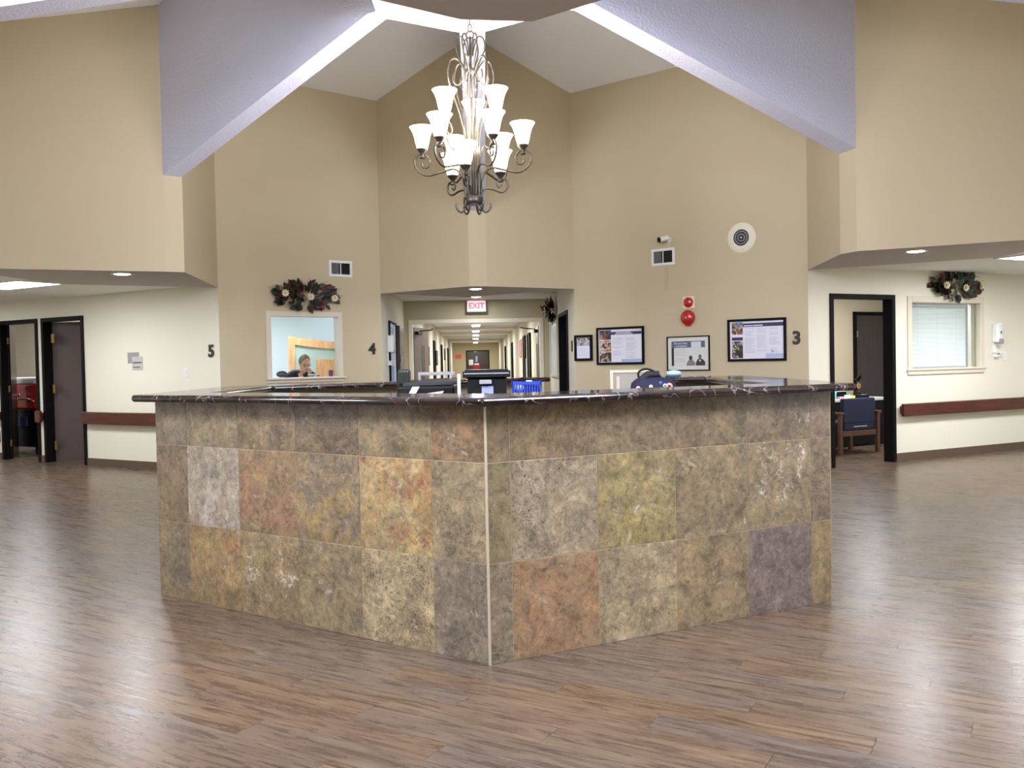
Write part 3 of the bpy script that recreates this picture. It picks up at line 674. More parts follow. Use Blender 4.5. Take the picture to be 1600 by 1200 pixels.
sanitizer('white sanitizer dispenser on the peach wall right of the blinds window', W3, 3.44, 1.50)
sanitizer('grey-white sanitizer dispenser on the wall at the left mouth of the front corridor', W4L, .85, 1.55)
sanitizer('white sanitizer dispenser beside the brass lattice in the front corridor', W4R, w4x(5.6), 1.4)
t = thing('notice_board', 'blue and white poster board on the left wall of the front corridor mouth', 'notice board', W4L.at(1.05, 1.0), W4L.rz)
obj('board_frame', MB().box(0, 1.15, -.03, 0, 0, .03).box(0, 1.15, -.03, 0, 1.02, 1.05).box(0, .03, -.03, 0, .03, 1.02).box(1.12, 1.15, -.03, 0, .03, 1.02), BLK, t)
obj('board_sheet', MB().box(.03, 1.12, -.01, -.001, .03, 1.02), mat('pale_blue_paper', (214, 226, 250), .5), t)
pm = mat('sky_blue_print', (110, 168, 226), .5)
obj('poster_block', MB().box(.1, .7, -.012, -.01, .08, .34), pm, t); obj('poster_block', MB().box(.1, .8, -.012, -.01, .86, .96), pm, t)
t = thing('wood_cabinet_door', 'dark wooden door beside the blue poster board, left of the front corridor', 'door', W4L.at(2.5, 0, -.003), W4L.rz)
obj('door_leaf', MB().box(0, .95, -.05, -.002, 0, 2.03), DOORM, t); obj('door_pull', MB().cyl((.1, -.06, 1.4), .012, 0, .12, 8), CHROME, t)
t = thing('wall_window_panel', 'tall pale glazed window on the right wall below the wall spray', 'window', W4R.at(w4x(3.95), 1.08), W4R.rz)
obj('window_frame', MB().box(0, 1.4, -.03, 0, 0, .04).box(0, 1.4, -.03, 0, .96, 1.0).box(0, .04, -.03, 0, .04, .96).box(1.36, 1.4, -.03, 0, .04, .96), TRIMW, t)
obj('window_pane', MB().box(.04, 1.36, -.008, -.001, .04, .96), mat('pale_aqua_pane', (206, 226, 228), .25), t)
tag(obj('door_plate', MB().box(-.05, .05, -.015, 0, 0, .16), BLKP, loc=W4R.at(w4x(.35), 1.5), rz=W4R.rz, bevel=.004), 'small dark plate on the wall edge right of the black doorway', 'sign')

# ---------------------------------------------------------------- numerals on the walls
NUM = mat('dark_bronze_numeral', (44, 28, 22), .4)
def numeral(s, W, x, z, label):
    o = text('wall_numeral', s, .215, NUM, None, W.at(x, z, -.008), .008, .007, W.rz); tag(o, label, 'numeral')
numeral('4', W45, 2.215, 1.585, 'dark numeral 4 on the beige wall left of the front corridor')
numeral('3', W34, 3.215, 1.58, 'dark numeral 3 on the beige wall right of the large poster')
numeral('5', W5, w5x(.15), 1.575, 'dark numeral 5 at the right end of the cream left corridor wall')

# ---------------------------------------------------------------- wall fixtures
def vent(label, W, x, z, wd=.33, ht=.215):
    t = thing('air_vent', label, 'vent', W.at(x, z), W.rz)
    obj('vent_frame', MB().box(0, wd, -.014, 0, 0, .035).box(0, wd, -.014, 0, ht - .035, ht).box(0, .035, -.014, 0, .035, ht - .035).box(wd - .035, wd, -.014, 0, .035, ht - .035).box(wd / 2 - .006, wd / 2 + .006, -.014, 0, .035, ht - .035), WHITE, t, bevel=.003)
    obj('duct', MB().box(.035, wd - .035, -.001, 0, .035, ht - .035), BLKP, t)
    a = MB().box(-.002, .002, -.012, -.002, .035, ht - .035).mesh('vent_slat', GREYP); b = MB().box(0, wd / 2 - .045, -.011, -.004, -.002, .002).mesh('vent_slat', DGREY)
    for i in range(7): link('vent_slat', a, t, (.045 + i * .016, 0, 0))
    for i in range(6): link('vent_slat', b, t, (wd / 2 + .008, 0, .05 + i * .022))
    return t
vent('white air vent high on the beige wall above the left wall spray', W45, 1.565, 2.60, .355, .225)
vent('white air vent below the security camera', W34, 1.26, 2.60, .345, .225)
t = thing('security_camera', 'small white security camera above the right air vent', 'camera', W34.at(1.53, 2.93), W34.rz)
obj('mount', MB().cyl((0, 0, 0), .035, -.02, 0, 16, axis='y').tube([(0, -.02, 0), (-.01, -.05, .01), (-.03, -.07, .01)], .012, 8), WHITE, t)
obj('camera_body', MB().tube([(-.0, -.05, .02), (-.07, -.15, -.01)], .034, 14), WHITE, t); obj('camera_lens', MB().tube([(-.068, -.147, -.009), (-.078, -.162, -.013)], .036, 14), BLKP, t)
tag(obj('cable', MB().box(-.006, .006, -.01, 0, -.10, -.02), TRIMW, t))
tag(obj('cable_cover', MB().box(-.03, .03, -.008, 0, -.0, .30), mat('beige_patch', (186, 171, 140), .7), loc=W34.at(1.47, 2.27), rz=W34.rz), 'painted strip running down the wall below the right air vent', 'cable cover')
t = thing('ceiling_speaker', 'large round white speaker grille high on the right angled wall', 'speaker', W34.at(2.53, 2.855), W34.rz)
obj('speaker_plate', MB().lathe([(.0001, -.012), (.10, -.012), (.175, -.010), (.187, 0)], 36, axis='y'), mat('ivory_metal', (226, 220, 198), .5), t)
for i, r in enumerate((.028, .045, .062, .079, .096)):
    obj('grille_ring', MB().lathe([(r - .006, -.0125), (r - .003, -.017), (r + .003, -.017), (r + .006, -.0125)], 30, axis='y'), GREYP if i % 2 else DGREY, t)
obj('centre_cap', MB().ball((0, -.014, 0), .012, .006, .012), WHITE, t)
t = thing('fire_strobe', 'red round strobe on a white square plate above the fire bell', 'alarm', W34.at(1.80, 2.09), W34.rz)
obj('base_plate', MB().box(-.085, .085, -.02, 0, -.08, .08), mat('cream_plate', (226, 210, 186), .5), t, bevel=.006); obj('strobe_dome', MB().lathe([(.066, -.02), (.064, -.04), (.04, -.055), (.0001, -.06)], 24, axis='y'), REDP, t)
t = thing('fire_bell', 'round red fire bell below the strobe', 'alarm', W34.at(1.79, 1.895), W34.rz)
obj('bell_gong', MB().lathe([(.098, -.02), (.096, -.045), (.075, -.075), (.03, -.085), (.0001, -.086)], 30, axis='y'), REDP, t); obj('bell_base', MB().cyl((0, 0, 0), .06, -.03, 0, 20, axis='y').box(-.04, .04, -.03, 0, -.11, -.05), REDP, t)
obj('bell_cap', MB().cyl((0, 0, 0), .014, -.092, -.084, 12, axis='y'), GREYP, t)
def switch(label, W, x, z):
    t = thing('light_switch', label, 'switch', W.at(x, z), W.rz, 'wall switches')
    obj('switch_plate', MB().box(-.042, .042, -.007, 0, -.062, .062), WHITE, t, bevel=.003); obj('toggle', MB().box(-.006, .006, -.018, -.006, -.012, .012), WHITE, t)
switch('white light switch on the cream left corridor wall near numeral 5', W5, w5x(.645), 1.31)
switch('white light switch on the peach wall right of the sanitizer dispenser', W3, 3.65, 1.305)
t = thing('room_sign', 'grey room sign of stepped plates on the cream left corridor wall', 'sign', W5.at(w5x(1.83), 1.42), W5.rz)
obj('sign_plate', MB().box(0, .24, -.006, 0, .03, .18), GREYP, t, bevel=.002); obj('sign_plate', MB().box(.10, .31, -.010, -.004, -.06, .12), mat('light_grey_plate', (186, 184, 178), .5), t)
obj('sign_strip', MB().box(.12, .30, -.012, -.0095, .03, .045), DGREY, t); obj('sign_strip', MB().box(.12, .27, -.012, -.0095, -.03, -.02), DGREY, t)
tag(obj('wall_outlet', MB().box(-.09, .09, -.02, 0, -.09, .09), BLKP, loc=W5.at(w5x(5.08), .36), rz=W5.rz, bevel=.008), 'black plate low on the wall at the left edge', 'outlet cover')

# ---------------------------------------------------------------- framed posters (flat print behind glass)
def flat(name, parent, x0, x1, z0, z1, y, m): return obj(name, MB().add([(x0, y, z0), (x1, y, z0), (x1, y, z1), (x0, y, z1)], [(0, 1, 2, 3)]), m, parent)
def photo(i, cols, sc=9):
    m = mat('printed_photo_%d' % i, cols[0], .4); nt = m.node_tree; b = nt.nodes['Principled BSDF']
    tc = nt.nodes.new('ShaderNodeTexCoord'); n = nt.nodes.new('ShaderNodeTexNoise'); n.inputs['Scale'].default_value = sc; n.inputs['Detail'].default_value = 3; n.inputs['Distortion'].default_value = 1
    r = nt.nodes.new('ShaderNodeValToRGB'); r.color_ramp.interpolation = 'CONSTANT'; e = r.color_ramp.elements
    e[0].color = lin(cols[0]); e[1].position = .44; e[1].color = lin(cols[1])
    for p, c in zip((.5, .57), cols[2:]): x = e.new(p); x.color = lin(c)
    nt.links.new(tc.outputs['Object'], n.inputs['Vector']); nt.links.new(n.outputs['Fac'], r.inputs['Fac']); nt.links.new(r.outputs['Color'], b.inputs['Base Color']); return m
INK = mat('grey_print', (168, 168, 172), .6); INKD = mat('dark_print', (96, 96, 104), .6); NAVY = mat('navy_print', (48, 44, 82), .5); WT = mat('white_print', (240, 240, 246), .6)
def lines(parent, cols, z0, z1, dz, seed):
    rnd = random.Random(seed); mb = MB(); z = z1
    while z > z0:
        for a, b in cols:
            if rnd.random() < .86: e = b - (b - a) * rnd.random() * .35; mb.add([(a, -.0155, z - .0035), (e, -.0155, z - .0035), (e, -.0155, z), (a, -.0155, z)], [(0, 1, 2, 3)])
        z -= dz
    tag(obj('printed_lines', mb, INK, parent), kind='stuff')
def poster(label, W, x, z, wd, ht, fw_, sheet):
    t = thing('framed_poster', label, 'poster', W.at(x, z), W.rz)
    obj('poster_frame', MB().box(0, wd, -.03, 0, 0, fw_).box(0, wd, -.03, 0, ht - fw_, ht).box(0, fw_, -.03, 0, fw_, ht - fw_).box(wd - fw_, wd, -.03, 0, fw_, ht - fw_), BLK, t, bevel=.003)
    obj('poster_sheet', MB().box(fw_, wd - fw_, -.012, -.001, fw_, ht - fw_), sheet, t); return t
p = poster('small black-framed notice left of the posters on the right angled wall', W34, .0, 1.36, .30, .365, .035, mat('lilac_paper', (220, 222, 240), .5))
flat('printed_photo', p, .04, .26, .21, .325, -.014, photo(1, [(92, 78, 84), (150, 136, 132), (206, 198, 200), (120, 130, 122)], 14)); lines(p, [(.06, .24)], .06, .19, .02, 1)
p = poster('framed poster with three photos and a navy heading left of the fire bell', W34, .375, 1.30, .755, .515, .03, mat('pale_print_paper', (222, 222, 232), .5))
for k_, (z0, z1, cs) in enumerate(((.345, .475, [(52, 78, 92), (60, 34, 40), (176, 84, 52), (140, 150, 150)]), (.18, .335, [(150, 96, 76), (176, 150, 116), (214, 196, 196), (96, 56, 44)]), (.035, .172, [(60, 44, 44), (110, 84, 62), (206, 190, 168), (66, 64, 90)]))):
    flat('printed_photo', p, .045, .235, z0, z1, -.014, photo(10 + k_, cs, 10))
flat('heading_band', p, .235, .715, .41, .45, -.014, NAVY); flat('heading_bar', p, .32, .55, .435, .442, -.0155, WT); flat('heading_bar', p, .30, .58, .418, .426, -.0155, WT)
lines(p, [(.265, .43), (.47, .65)], .09, .385, .017, 2); flat('blue_wash', p, .40, .715, .035, .075, -.0142, mat('pale_blue_wash', (168, 182, 216), .5))
p = poster('white-matted framed poster asking about a complaint below the fire bell', W34, 1.475, 1.205, .61, .45, .013, mat('ivory_mat_board', (216, 214, 206), .5))
flat('heading_band', p, .065, .545, .30, .385, -.014, mat('slate_blue_print', (84, 98, 118), .5)); flat('side_band', p, .065, .10, .065, .30, -.014, mat('ink_black_print', (34, 34, 44), .5))
text('heading_lettering', 'Do you have', .036, WT, p, (.20, -.016, .357)); text('heading_lettering', 'a complaint?', .036, WT, p, (.20, -.016, .322))
flat('printed_note', p, .35, .49, .20, .375, -.0155, mat('pale_note', (206, 212, 212), .5)); lines(p, [(.12, .31)], .11, .28, .02, 3)
GM = mat('portrait_dark_grey', (58, 56, 56), .5); GL = mat('portrait_grey', (128, 126, 124), .5); GF = mat('portrait_mid_grey', (104, 100, 98), .5)
def blob(name, pts, m): obj(name, MB().add([(a, -.017, b) for a, b in pts], [list(range(len(pts)))]), m, p)
def ov(cx, cz, rx, rz, n=14): return [(cx + rx * math.cos(2 * PI * i / n), cz + rz * math.sin(2 * PI * i / n)) for i in range(n)]
blob('printed_portrait', [(.275, .066), (.40, .066), (.405, .10), (.375, .135), (.34, .15), (.305, .13), (.285, .09)], GL); blob('printed_portrait', ov(.343, .165, .024, .032), GM)
blob('printed_portrait', [(.415, .066), (.545, .066), (.545, .115), (.51, .15), (.475, .158), (.44, .145), (.415, .10)], GM); blob('printed_portrait', ov(.475, .18, .022, .03), GF)
blob('printed_portrait', [(.46, .135), (.49, .145), (.475, .11)], WT)
p = poster('largest framed poster with three text columns left of numeral 3', W34, 2.335, 1.315, .755, .525, .03, mat('pale_print_paper', (222, 222, 232), .5))
flat('printed_photo', p, .055, .20, .335, .485, -.014, photo(20, [(56, 60, 70), (140, 92, 62), (196, 160, 120), (78, 112, 152)], 12)); flat('caption_band', p, .055, .20, .26, .30, -.014, NAVY)
flat('printed_photo', p, .055, .20, .04, .25, -.014, photo(21, [(36, 32, 36), (84, 66, 56), (206, 190, 160), (52, 58, 80)], 14)); flat('heading_band', p, .20, .72, .425, .47, -.014, NAVY)
for a, b in ((.215, .30), (.306, .335), (.342, .46)): flat('heading_bar', p, a, b, .436, .447, -.0155, WT)
lines(p, [(.225, .36), (.385, .52), (.545, .68)], .10, .405, .0165, 4); flat('blue_wash', p, .50, .72, .04, .09, -.0142, mat('pale_blue_wash', (168, 182, 216), .5)); flat('printed_mark', p, .575, .59, .11, .13, -.0155, INKD)

# ---------------------------------------------------------------- wall sprays of magnolia leaves and flowers
LF = [mat('leaf_dark_green', (34, 42, 30), .5, var=.3, vscale=20), mat('leaf_brown', (62, 44, 30), .55, var=.3, vscale=20), mat('leaf_burgundy', (84, 20, 24), .5, var=.3, vscale=20), mat('leaf_sage', (78, 84, 64), .6, var=.3, vscale=20)]
PET = mat('cream_petal', (222, 212, 178), .6); TWIG = mat('dry_twig', (120, 96, 60), .8)
def leaf_mesh(m):
    pts = [(0, 0), (.028, .03), (.036, .065), (.022, .10), (0, .13)]; vs = []; fs = []
    for x, z in pts: vs += [(-x, -.012 * math.sin(z * 24), z), (0, .004, z), (x, -.012 * math.sin(z * 24), z)]
    for i in range(4): a = i * 3; fs += [(a, a + 1, a + 4, a + 3), (a + 1, a + 2, a + 5, a + 4)]
    return MB().add(vs, fs, 0, True).mesh('leaf', m)
LM = [leaf_mesh(m) for m in LF]
def flower_mesh():
    mb = MB()
    for ring_, (n_, r_, tilt) in enumerate(((9, .062, .25), (6, .042, .8))):
        for i in range(n_):
            a = 2 * PI * i / n_ + ring_ * .3; ca, sa = math.cos(a), math.sin(a); pts = []
            for rr, ww, y in ((.006, .006, 0), (r_ * .6, .016, -.02 * tilt - .006), (r_, .006, -.045 * tilt)):
                for s_ in (-1, 1): pts.append((ca * rr - sa * ww * s_, y, sa * rr + ca * ww * s_))
            mb.add(pts, [(0, 1, 3, 2), (2, 3, 5, 4)])
    return mb.ball((0, -.02, 0), .012, .008, .012, 8, 1).mesh('flower', [PET, mat('yellow_centre', (190, 160, 70), .7)])
FM = flower_mesh()
def spray(label, W, cx, z, wd, ht, seed, nleaf=46, nfl=3, dep=.10):
    rnd = random.Random(seed); t = thing('floral_spray', label, 'wall spray', W.at(cx, z), W.rz, 'magnolia wall sprays')
    for i in range(nleaf):
        a = rnd.uniform(0, 2 * PI); r = math.sqrt(rnd.random()); x, zz = r * math.cos(a) * (wd / 2 - .06), r * math.sin(a) * (ht / 2 - .07)
        ang = math.atan2(x * 1.4, zz + .04) + rnd.uniform(-.7, .7); y = -.03 - rnd.random() * dep * (1.2 - r)
        o = link('leaf', LM[rnd.choice((0, 0, 0, 0, 1, 1, 2, 3))], t, (x, y, zz - .02), rot=(rnd.uniform(.0, .5), ang, rnd.uniform(-.5, .5))); o.scale = (rnd.uniform(.7, 1.1),) * 3
    for i in range(nfl):
        o = link('flower', FM, t, ((i - (nfl - 1) / 2) * wd * .36 + rnd.uniform(-.03, .03), -.10 - dep * .5, rnd.uniform(-.07, .03)), rot=(rnd.uniform(-.3, .3), rnd.uniform(0, 1), rnd.uniform(-.3, .3))); o.scale = (.82,) * 3
    mb = MB()
    for i in range(60):
        a = rnd.uniform(0, 2 * PI); q = .55 + rnd.random() * .5; x, zz = math.cos(a) * wd / 2, math.sin(a) * ht / 2
        mb.tube([(x * .3, -.04, zz * .3), (x * q * .8, -.05 - rnd.random() * .05, zz * q * .8 + .01), (x * q * 1.15, -.03 - rnd.random() * .06, zz * q * 1.1)], .0018, 3)
    tag(obj('twigs', mb, TWIG, t), kind='stuff')
spray('dark magnolia spray with burgundy leaves above the reception window', W45, 1.20, 2.335, 1.0, .44, 3, 130, 3)
spray('magnolia spray with cream flowers above the blinds window', W3, 2.62, 2.27, 1.0, .42, 5, 130, 3)
spray('brown and cream leaf spray on the right wall of the front corridor mouth', W4R, w4x(2.95), 2.27, .70, .46, 8, 90, 2, .19)

# ---------------------------------------------------------------- chandelier
CH = (-.29, 7.4); t = thing('chandelier', 'large tiered iron chandelier with twelve lit frosted glass shades', 'chandelier', (CH[0], CH[1], 0))
def spl(pts, n=6):
    """Catmull-Rom through points"""
    P = [Vector(p) for p in pts]; P = [P[0] * 2 - P[1]] + P + [P[-1] * 2 - P[-2]]; out = []
    for i in range(1, len(P) - 2):
        for k_ in range(n):
            u = k_ / n; out.append(.5 * ((2 * P[i]) + (P[i + 1] - P[i - 1]) * u + (2 * P[i - 1] - 5 * P[i] + 4 * P[i + 1] - P[i + 2]) * u * u + (3 * P[i] - P[i - 1] - 3 * P[i + 1] + P[i + 2]) * u ** 3))
    return out + [P[-2]]
def rz_path(pts): return spl([(r, 0, z) for r, z in pts])
obj('centre_rod', MB().cyl((0, 0, 0), .011, 2.68, 4.06, 10), IRON, t)
obj('bottom_band', MB().lathe([(.075, 2.68), (.083, 2.685), (.083, 2.735), (.075, 2.74)], 24).lathe([(.0001, 2.70), (.076, 2.70)], 24), IRON, t)
obj('top_band', MB().lathe([(.0001, 3.745), (.045, 3.745), (.052, 3.75), (.052, 3.79), (.045, 3.795), (.0001, 3.795)], 20), IRON, t)
obj('chain_ring', MB().tube([(.03 * math.cos(a), 0, 4.075 + .03 * math.sin(a)) for a in [2 * PI * i / 14 for i in range(14)]], .006, 6, closed=True), IRON, t)
lk = MB().tube([(.016 * math.cos(a), 0, .034 * math.sin(a)) for a in [2 * PI * i / 12 for i in range(12)]], .0045, 6, closed=True).mesh('chain_link', IRON)
for i in range(6): link('chain_link', lk, t, (0, 0, 4.13 + i * .055), rz=PI / 2 * (i % 2))
obj('ceiling_canopy', MB().lathe([(.02, HZ - .06), (.06, HZ - .045), (.07, HZ - .013)], 24), IRON, t)
def ringcopies(name, me, n_, a0=0):
    for i in range(n_): link(name, me, t, rz=a0 + 2 * PI * i / n_)
ringcopies('lyre_rod', MB().tube(rz_path([(.066, 2.74), (.062, 2.95), (.058, 3.2), (.10, 3.42), (.17, 3.62), (.195, 3.75), (.17, 3.85), (.12, 3.87), (.075, 3.82), (.048, 3.77)]), .0075, 6).mesh('lyre_rod', IRON), 6, .3)
ringcopies('crown_loop', MB().tube(rz_path([(.045, 3.79), (.085, 3.87), (.12, 3.96), (.11, 4.04), (.07, 4.06), (.04, 4.0), (.018, 3.90)]), .0075, 6).mesh('crown_loop', IRON), 6, .0)
ringcopies('lower_crown_loop', MB().tube(rz_path([(.05, 3.75), (.085, 3.68), (.12, 3.66), (.15, 3.70), (.14, 3.76)]), .006, 6).mesh('lower_crown_loop', IRON), 6, .2)
ringcopies('inner_wire', MB().tube(rz_path([(.03, 2.74), (.035, 3.1), (.04, 3.45), (.03, 3.75)]), .0045, 5).mesh('inner_wire', IRON), 6, .5)
ringcopies('foot_curl', MB().tube(rz_path([(.055, 2.69), (.07, 2.64), (.10, 2.615), (.13, 2.63), (.145, 2.665), (.14, 2.69)]), .0085, 6).mesh('foot_curl', IRON), 6, .1)
def shade_mesh():
    return MB().lathe([(.030, 0), (.045, .012), (.056, .05), (.066, .10), (.080, .145), (.098, .175), (.104, .183), (.100, .184), (.076, .145), (.052, .05), (.028, .014)], 26).mesh('shade', SHADE)
SHM = shade_mesh()
CUPM = MB().lathe([(.0001, -.075), (.022, -.075), (.026, -.068), (.012, -.06), (.012, -.045), (.030, -.02), (.044, -.004), (.046, .004), (.032, .008), (.0001, .008)], 18).mesh('lamp_cup', IRON)
BULB = MB().ball((0, 0, .085), .024, .024, .04, 10).mesh('bulb', mat('lit_bulb', (255, 244, 220), .4, emit=12, ecol=(255, 226, 180)))
def tier(n_, r, zs, a0, arm):
    me = MB().tube(rz_path(arm), .0085, 6).mesh('arm', IRON)
    for i in range(n_):
        a = a0 + 2 * PI * i / n_
        am = link('arm', me, t, rz=a)
        for nm, m_ in (('lamp_cup', CUPM), ('shade', SHM), ('bulb', BULB)): link(nm, m_, am, (r, 0, zs))
        l = bpy.data.lights.new('bulb_light', 'POINT'); l.energy = CHW; l.specular_factor = .3; l.color = WARM; l.shadow_soft_size = .04
        o = bpy.data.objects.new('bulb_light', l); COL.objects.link(o); o.location = (CH[0] + r * math.cos(a), CH[1] + r * math.sin(a), zs + .20)
CHW = 24
f0 = -PI / 2    # towards the viewer
tier(3, .24, 3.41, f0 + math.radians(58), [(.06, 2.76), (.075, 3.0), (.11, 3.14), (.17, 3.12), (.22, 3.18), (.245, 3.26), (.235, 3.33), (.20, 3.33), (.18, 3.28), (.20, 3.235), (.225, 3.255)])
tier(6, .42, 3.15, f0 + math.radians(25), [(.066, 2.76), (.085, 2.90), (.15, 2.975), (.26, 2.955), (.38, 2.93), (.46, 2.975), (.49, 3.05), (.455, 3.105), (.40, 3.105), (.36, 3.06), (.375, 3.005), (.415, 3.0), (.425, 3.035)])
tier(3, .24, 2.95, f0 - math.radians(12), [(.07, 2.75), (.10, 2.81), (.17, 2.81), (.25, 2.79), (.30, 2.83), (.29, 2.89), (.245, 2.90), (.21, 2.87), (.225, 2.83), (.25, 2.85)])
t2 = thing('smoke_detector', 'round white smoke detector on the hub ceiling beside the chandelier chain', 'smoke detector', (-.10, 8.05, HZ - .012)); obj('detector_body', MB().lathe([(.045, -.05), (.065, -.03), (.07, 0)], 20), mat('cream_plastic', (226, 216, 190), .5), t2); obj('detector_chamber', MB().cyl((0, 0, 0), .035, -.058, -.045, 14), TRIMW, t2)

for i, y_ in enumerate((-.9, -3.6)): troffer(('near', 'far')[i] + ' unseen panel light added for fill in the rear corridor behind the viewer', 0, y_, 2.43, 0, power=60)  # unseen panels added to light the counter front and near floor
troffer('unseen panel light added for fill in the rear left corridor', -6.0, 3.7, 2.43, .5, power=60); troffer('unseen panel light added for fill in the rear right corridor', 5.6, 3.6, 2.43, -.5, power=60)  # two more unseen panels, added as fill from the rear corridors

# ---------------------------------------------------------------- reception office behind window_1
def wbox(name, W, x0, x1, y0, y1, z0, z1, m): struct(name, MB().box(x0, x1, y0, y1, z0, z1), m, loc=W.at(0), rz=W.rz)
wbox('wall_office_back', W45, 1.0, 4.4, 3.5, 3.6, 0, 2.5, PALEB); Wall(W45.at(.05, 0, .13)[:2], W45.at(1.0, 0, 3.55)[:2]).panel('wall_office_left', 0, 2.5, (), PALEB, .05); wbox('wall_office_right', W45, 3.95, 4.05, 2.6, 3.5, 0, 2.5, PALEB)
wbox('ceiling_office', W45, .3, 3.2, .12, 3.6, 2.46, 2.56, CTILE)
def lampw(W, x, y, z, power, sz=.9, col=COOL): arealight('office_lamp', W.at(x, z, y), sz, power, col, (0, 0, W.rz), sz)
lampw(W45, 1.6, 1.7, 2.43, 70)
t = thing('office_light', 'square ceiling light inside the reception office', 'light', W45.at(1.6, 2.46, 1.7), W45.rz); obj('diffuser', MB().box(-.5, .5, -.5, .5, -.015, -.008), PANEL, t); obj('light_frame', MB().box(-.53, .53, -.53, .53, -.008, 0), WHITE, t)
OAK = wood('honey_wood_boards', (172, 124, 80), (204, 158, 112), .5, (14, 14, 1.5))
t = thing('wood_partition', 'honey-coloured board partition with a curved header and grey-green glass in the office', 'partition', W45.at(1.87, 0, 2.0), W45.rz)
for i in range(6):
    x0 = .46 + i * .13; obj('board', MB().box(x0, x0 + .127, 0, .04, 0, 1.47), OAK, t, bevel=.003)
obj('post', MB().box(0, .09, -.01, .05, 0, 1.76), OAK, t, bevel=.003)
hp = [(x, 1.84 - .10 * (1 - (1 - x / 1.25) ** 2)) for x in [1.25 * i / 12 for i in range(13)]]
mb = MB(); mb.slab([(x, -.012, z) for x, z in hp] + [(x, -.012, z - .12) for x, z in hp[::-1]], (0, .06, 0)); obj('curved_header', mb, OAK, t)
obj('glass_panel', MB().box(.09, 1.25, .015, .025, 1.0, 1.70), mat('grey_green_glass', (150, 168, 162), .15), t)
t = thing('framed_certificate', 'small dark-framed certificate hanging at the right edge inside the office window', 'picture', W45.at(2.68, 1.51, 1.96), W45.rz)
obj('picture_frame', MB().box(0, .18, -.01, .01, 0, .17), BLK, t); obj('picture_sheet', MB().box(.03, .15, -.012, -.01, .03, .14), PAPER, t)
t = thing('office_desk', 'pale desk inside the reception office window', 'desk', W45.at(.5, 0, .13), W45.rz)
obj('desk_top', MB().box(0, 1.7, 0, .50, 1.12, 1.15), TRIMW, t, bevel=.004); me = MB().box(-.02, .02, -.02, .02, 0, 1.12).mesh('leg', DGREY)
for x, y in ((.04, .04), (1.66, .04), (.04, .46), (1.66, .46)): link('leg', me, t, (x, y, 0))
t = thing('oval_plaque', 'dark oval plaque on the glass at the lower left of the office window', 'sign', W45.at(.855, 1.262, .045), W45.rz)
obj('plaque', MB().lathe([(.0001, -.006), (.078, -.006), (.08, 0)], 28, axis='y', ex=.55), mat('charcoal_plaque', (52, 62, 70), .4), t); text('plaque_lettering', 'RECEPTION', .018, GREYP, t, (0, -.008, 0))
t = thing('tumbler', 'purple tumbler with a pale base standing at the right of the office window', 'cup', W45.at(1.715, 1.15, .22), W45.rz) if False else thing('tumbler', 'purple tumbler with a pale base standing at the right of the office window', 'cup', W45.at(1.66, 1.151, .20), W45.rz)
obj('cup_body', MB().lathe([(.030, .045), (.036, .15), (.034, .15), (.0001, .06)], 20), mat('purple_plastic', (120, 72, 128), .4), t); obj('cup_base', MB().lathe([(.024, 0), (.030, .045), (.0001, .046)], 20), WHITE, t)
t = thing('white_box', 'small white box on the office desk in front of the seated person', 'box', W45.at(1.46, 1.151, .33), W45.rz)
obj('carton', MB().box(-.065, .065, -.05, .05, 0, .09), GREYP, t, bevel=.004); obj('carton_lid', MB().box(-.068, .068, -.053, .053, .085, .10).box(-.01, .01, -.054, -.05, 0, .09), WHITE, t)

# the person at the desk
def skin(name, pts, edges, radii, m, parent, sub=2, root=0):
    me = bpy.data.meshes.new(name); me.from_pydata([Vector(p) for p in pts], edges, []); me.materials.append(m)
    o = link(name, me, parent); sk = o.modifiers.new('skin', 'SKIN'); sk.use_smooth_shade = True
    L_ = me.skin_vertices[0].data
    for i, r in enumerate(radii): L_[i].radius = (r, r) if not isinstance(r, tuple) else r; L_[i].use_root = (i == root)
    ss = o.modifiers.new('sub', 'SUBSURF'); ss.levels = sub; ss.render_levels = sub
    return o
SKN = mat('skin', (206, 160, 136), .55); TOP = mat('navy_top', (28, 28, 44), .8); HAIR = mat('grey_brown_hair', (128, 114, 98), .7, var=.3, vscale=18)
t = thing('person', 'person in dark top and glasses behind the office window, head bowed, hands at chin', 'person', W45.at(1.40, 0, .78), W45.rz)
J = [(0, .02, .72), (0, -.04, .90), (0, -.11, 1.08), (0, -.16, 1.22), (0, -.20, 1.29), (0, -.24, 1.35),
     (.10, -.15, 1.225), (.19, -.15, 1.20), (.25, -.30, 1.05), (.14, -.40, 1.18), (.06, -.38, 1.225),
     (-.10, -.15, 1.225), (-.19, -.15, 1.20), (-.26, -.28, 1.04), (-.20, -.42, 1.175), (-.15, -.45, 1.172),
     (.09, 0, .70), (.11, -.40, .72), (.11, -.42, .34), (.11, -.50, .27), (-.09, 0, .70), (-.11, -.40, .72), (-.11, -.42, .34), (-.11, -.50, .27)]
E_ = [(0, 1), (1, 2), (2, 3), (3, 4), (4, 5), (3, 6), (6, 7), (7, 8), (8, 9), (9, 10), (3, 11), (11, 12), (12, 13), (13, 14), (14, 15), (0, 16), (16, 17), (17, 18), (18, 19), (0, 20), (20, 21), (21, 22), (22, 23)]
RR = [.10, .095, .10, .07, .048, .046, .05, .045, .038, .028, .026, .05, .045, .038, .028, .026, .09, .065, .045, .035, .09, .065, .045, .035]
skin('body', J, E_, RR, SKN, t)
ct = [J[i] for i in (0, 1, 2, 3, 6, 7, 8, 11, 12, 13)] + [(.18, -.36, 1.12), (-.22, -.36, 1.12)]
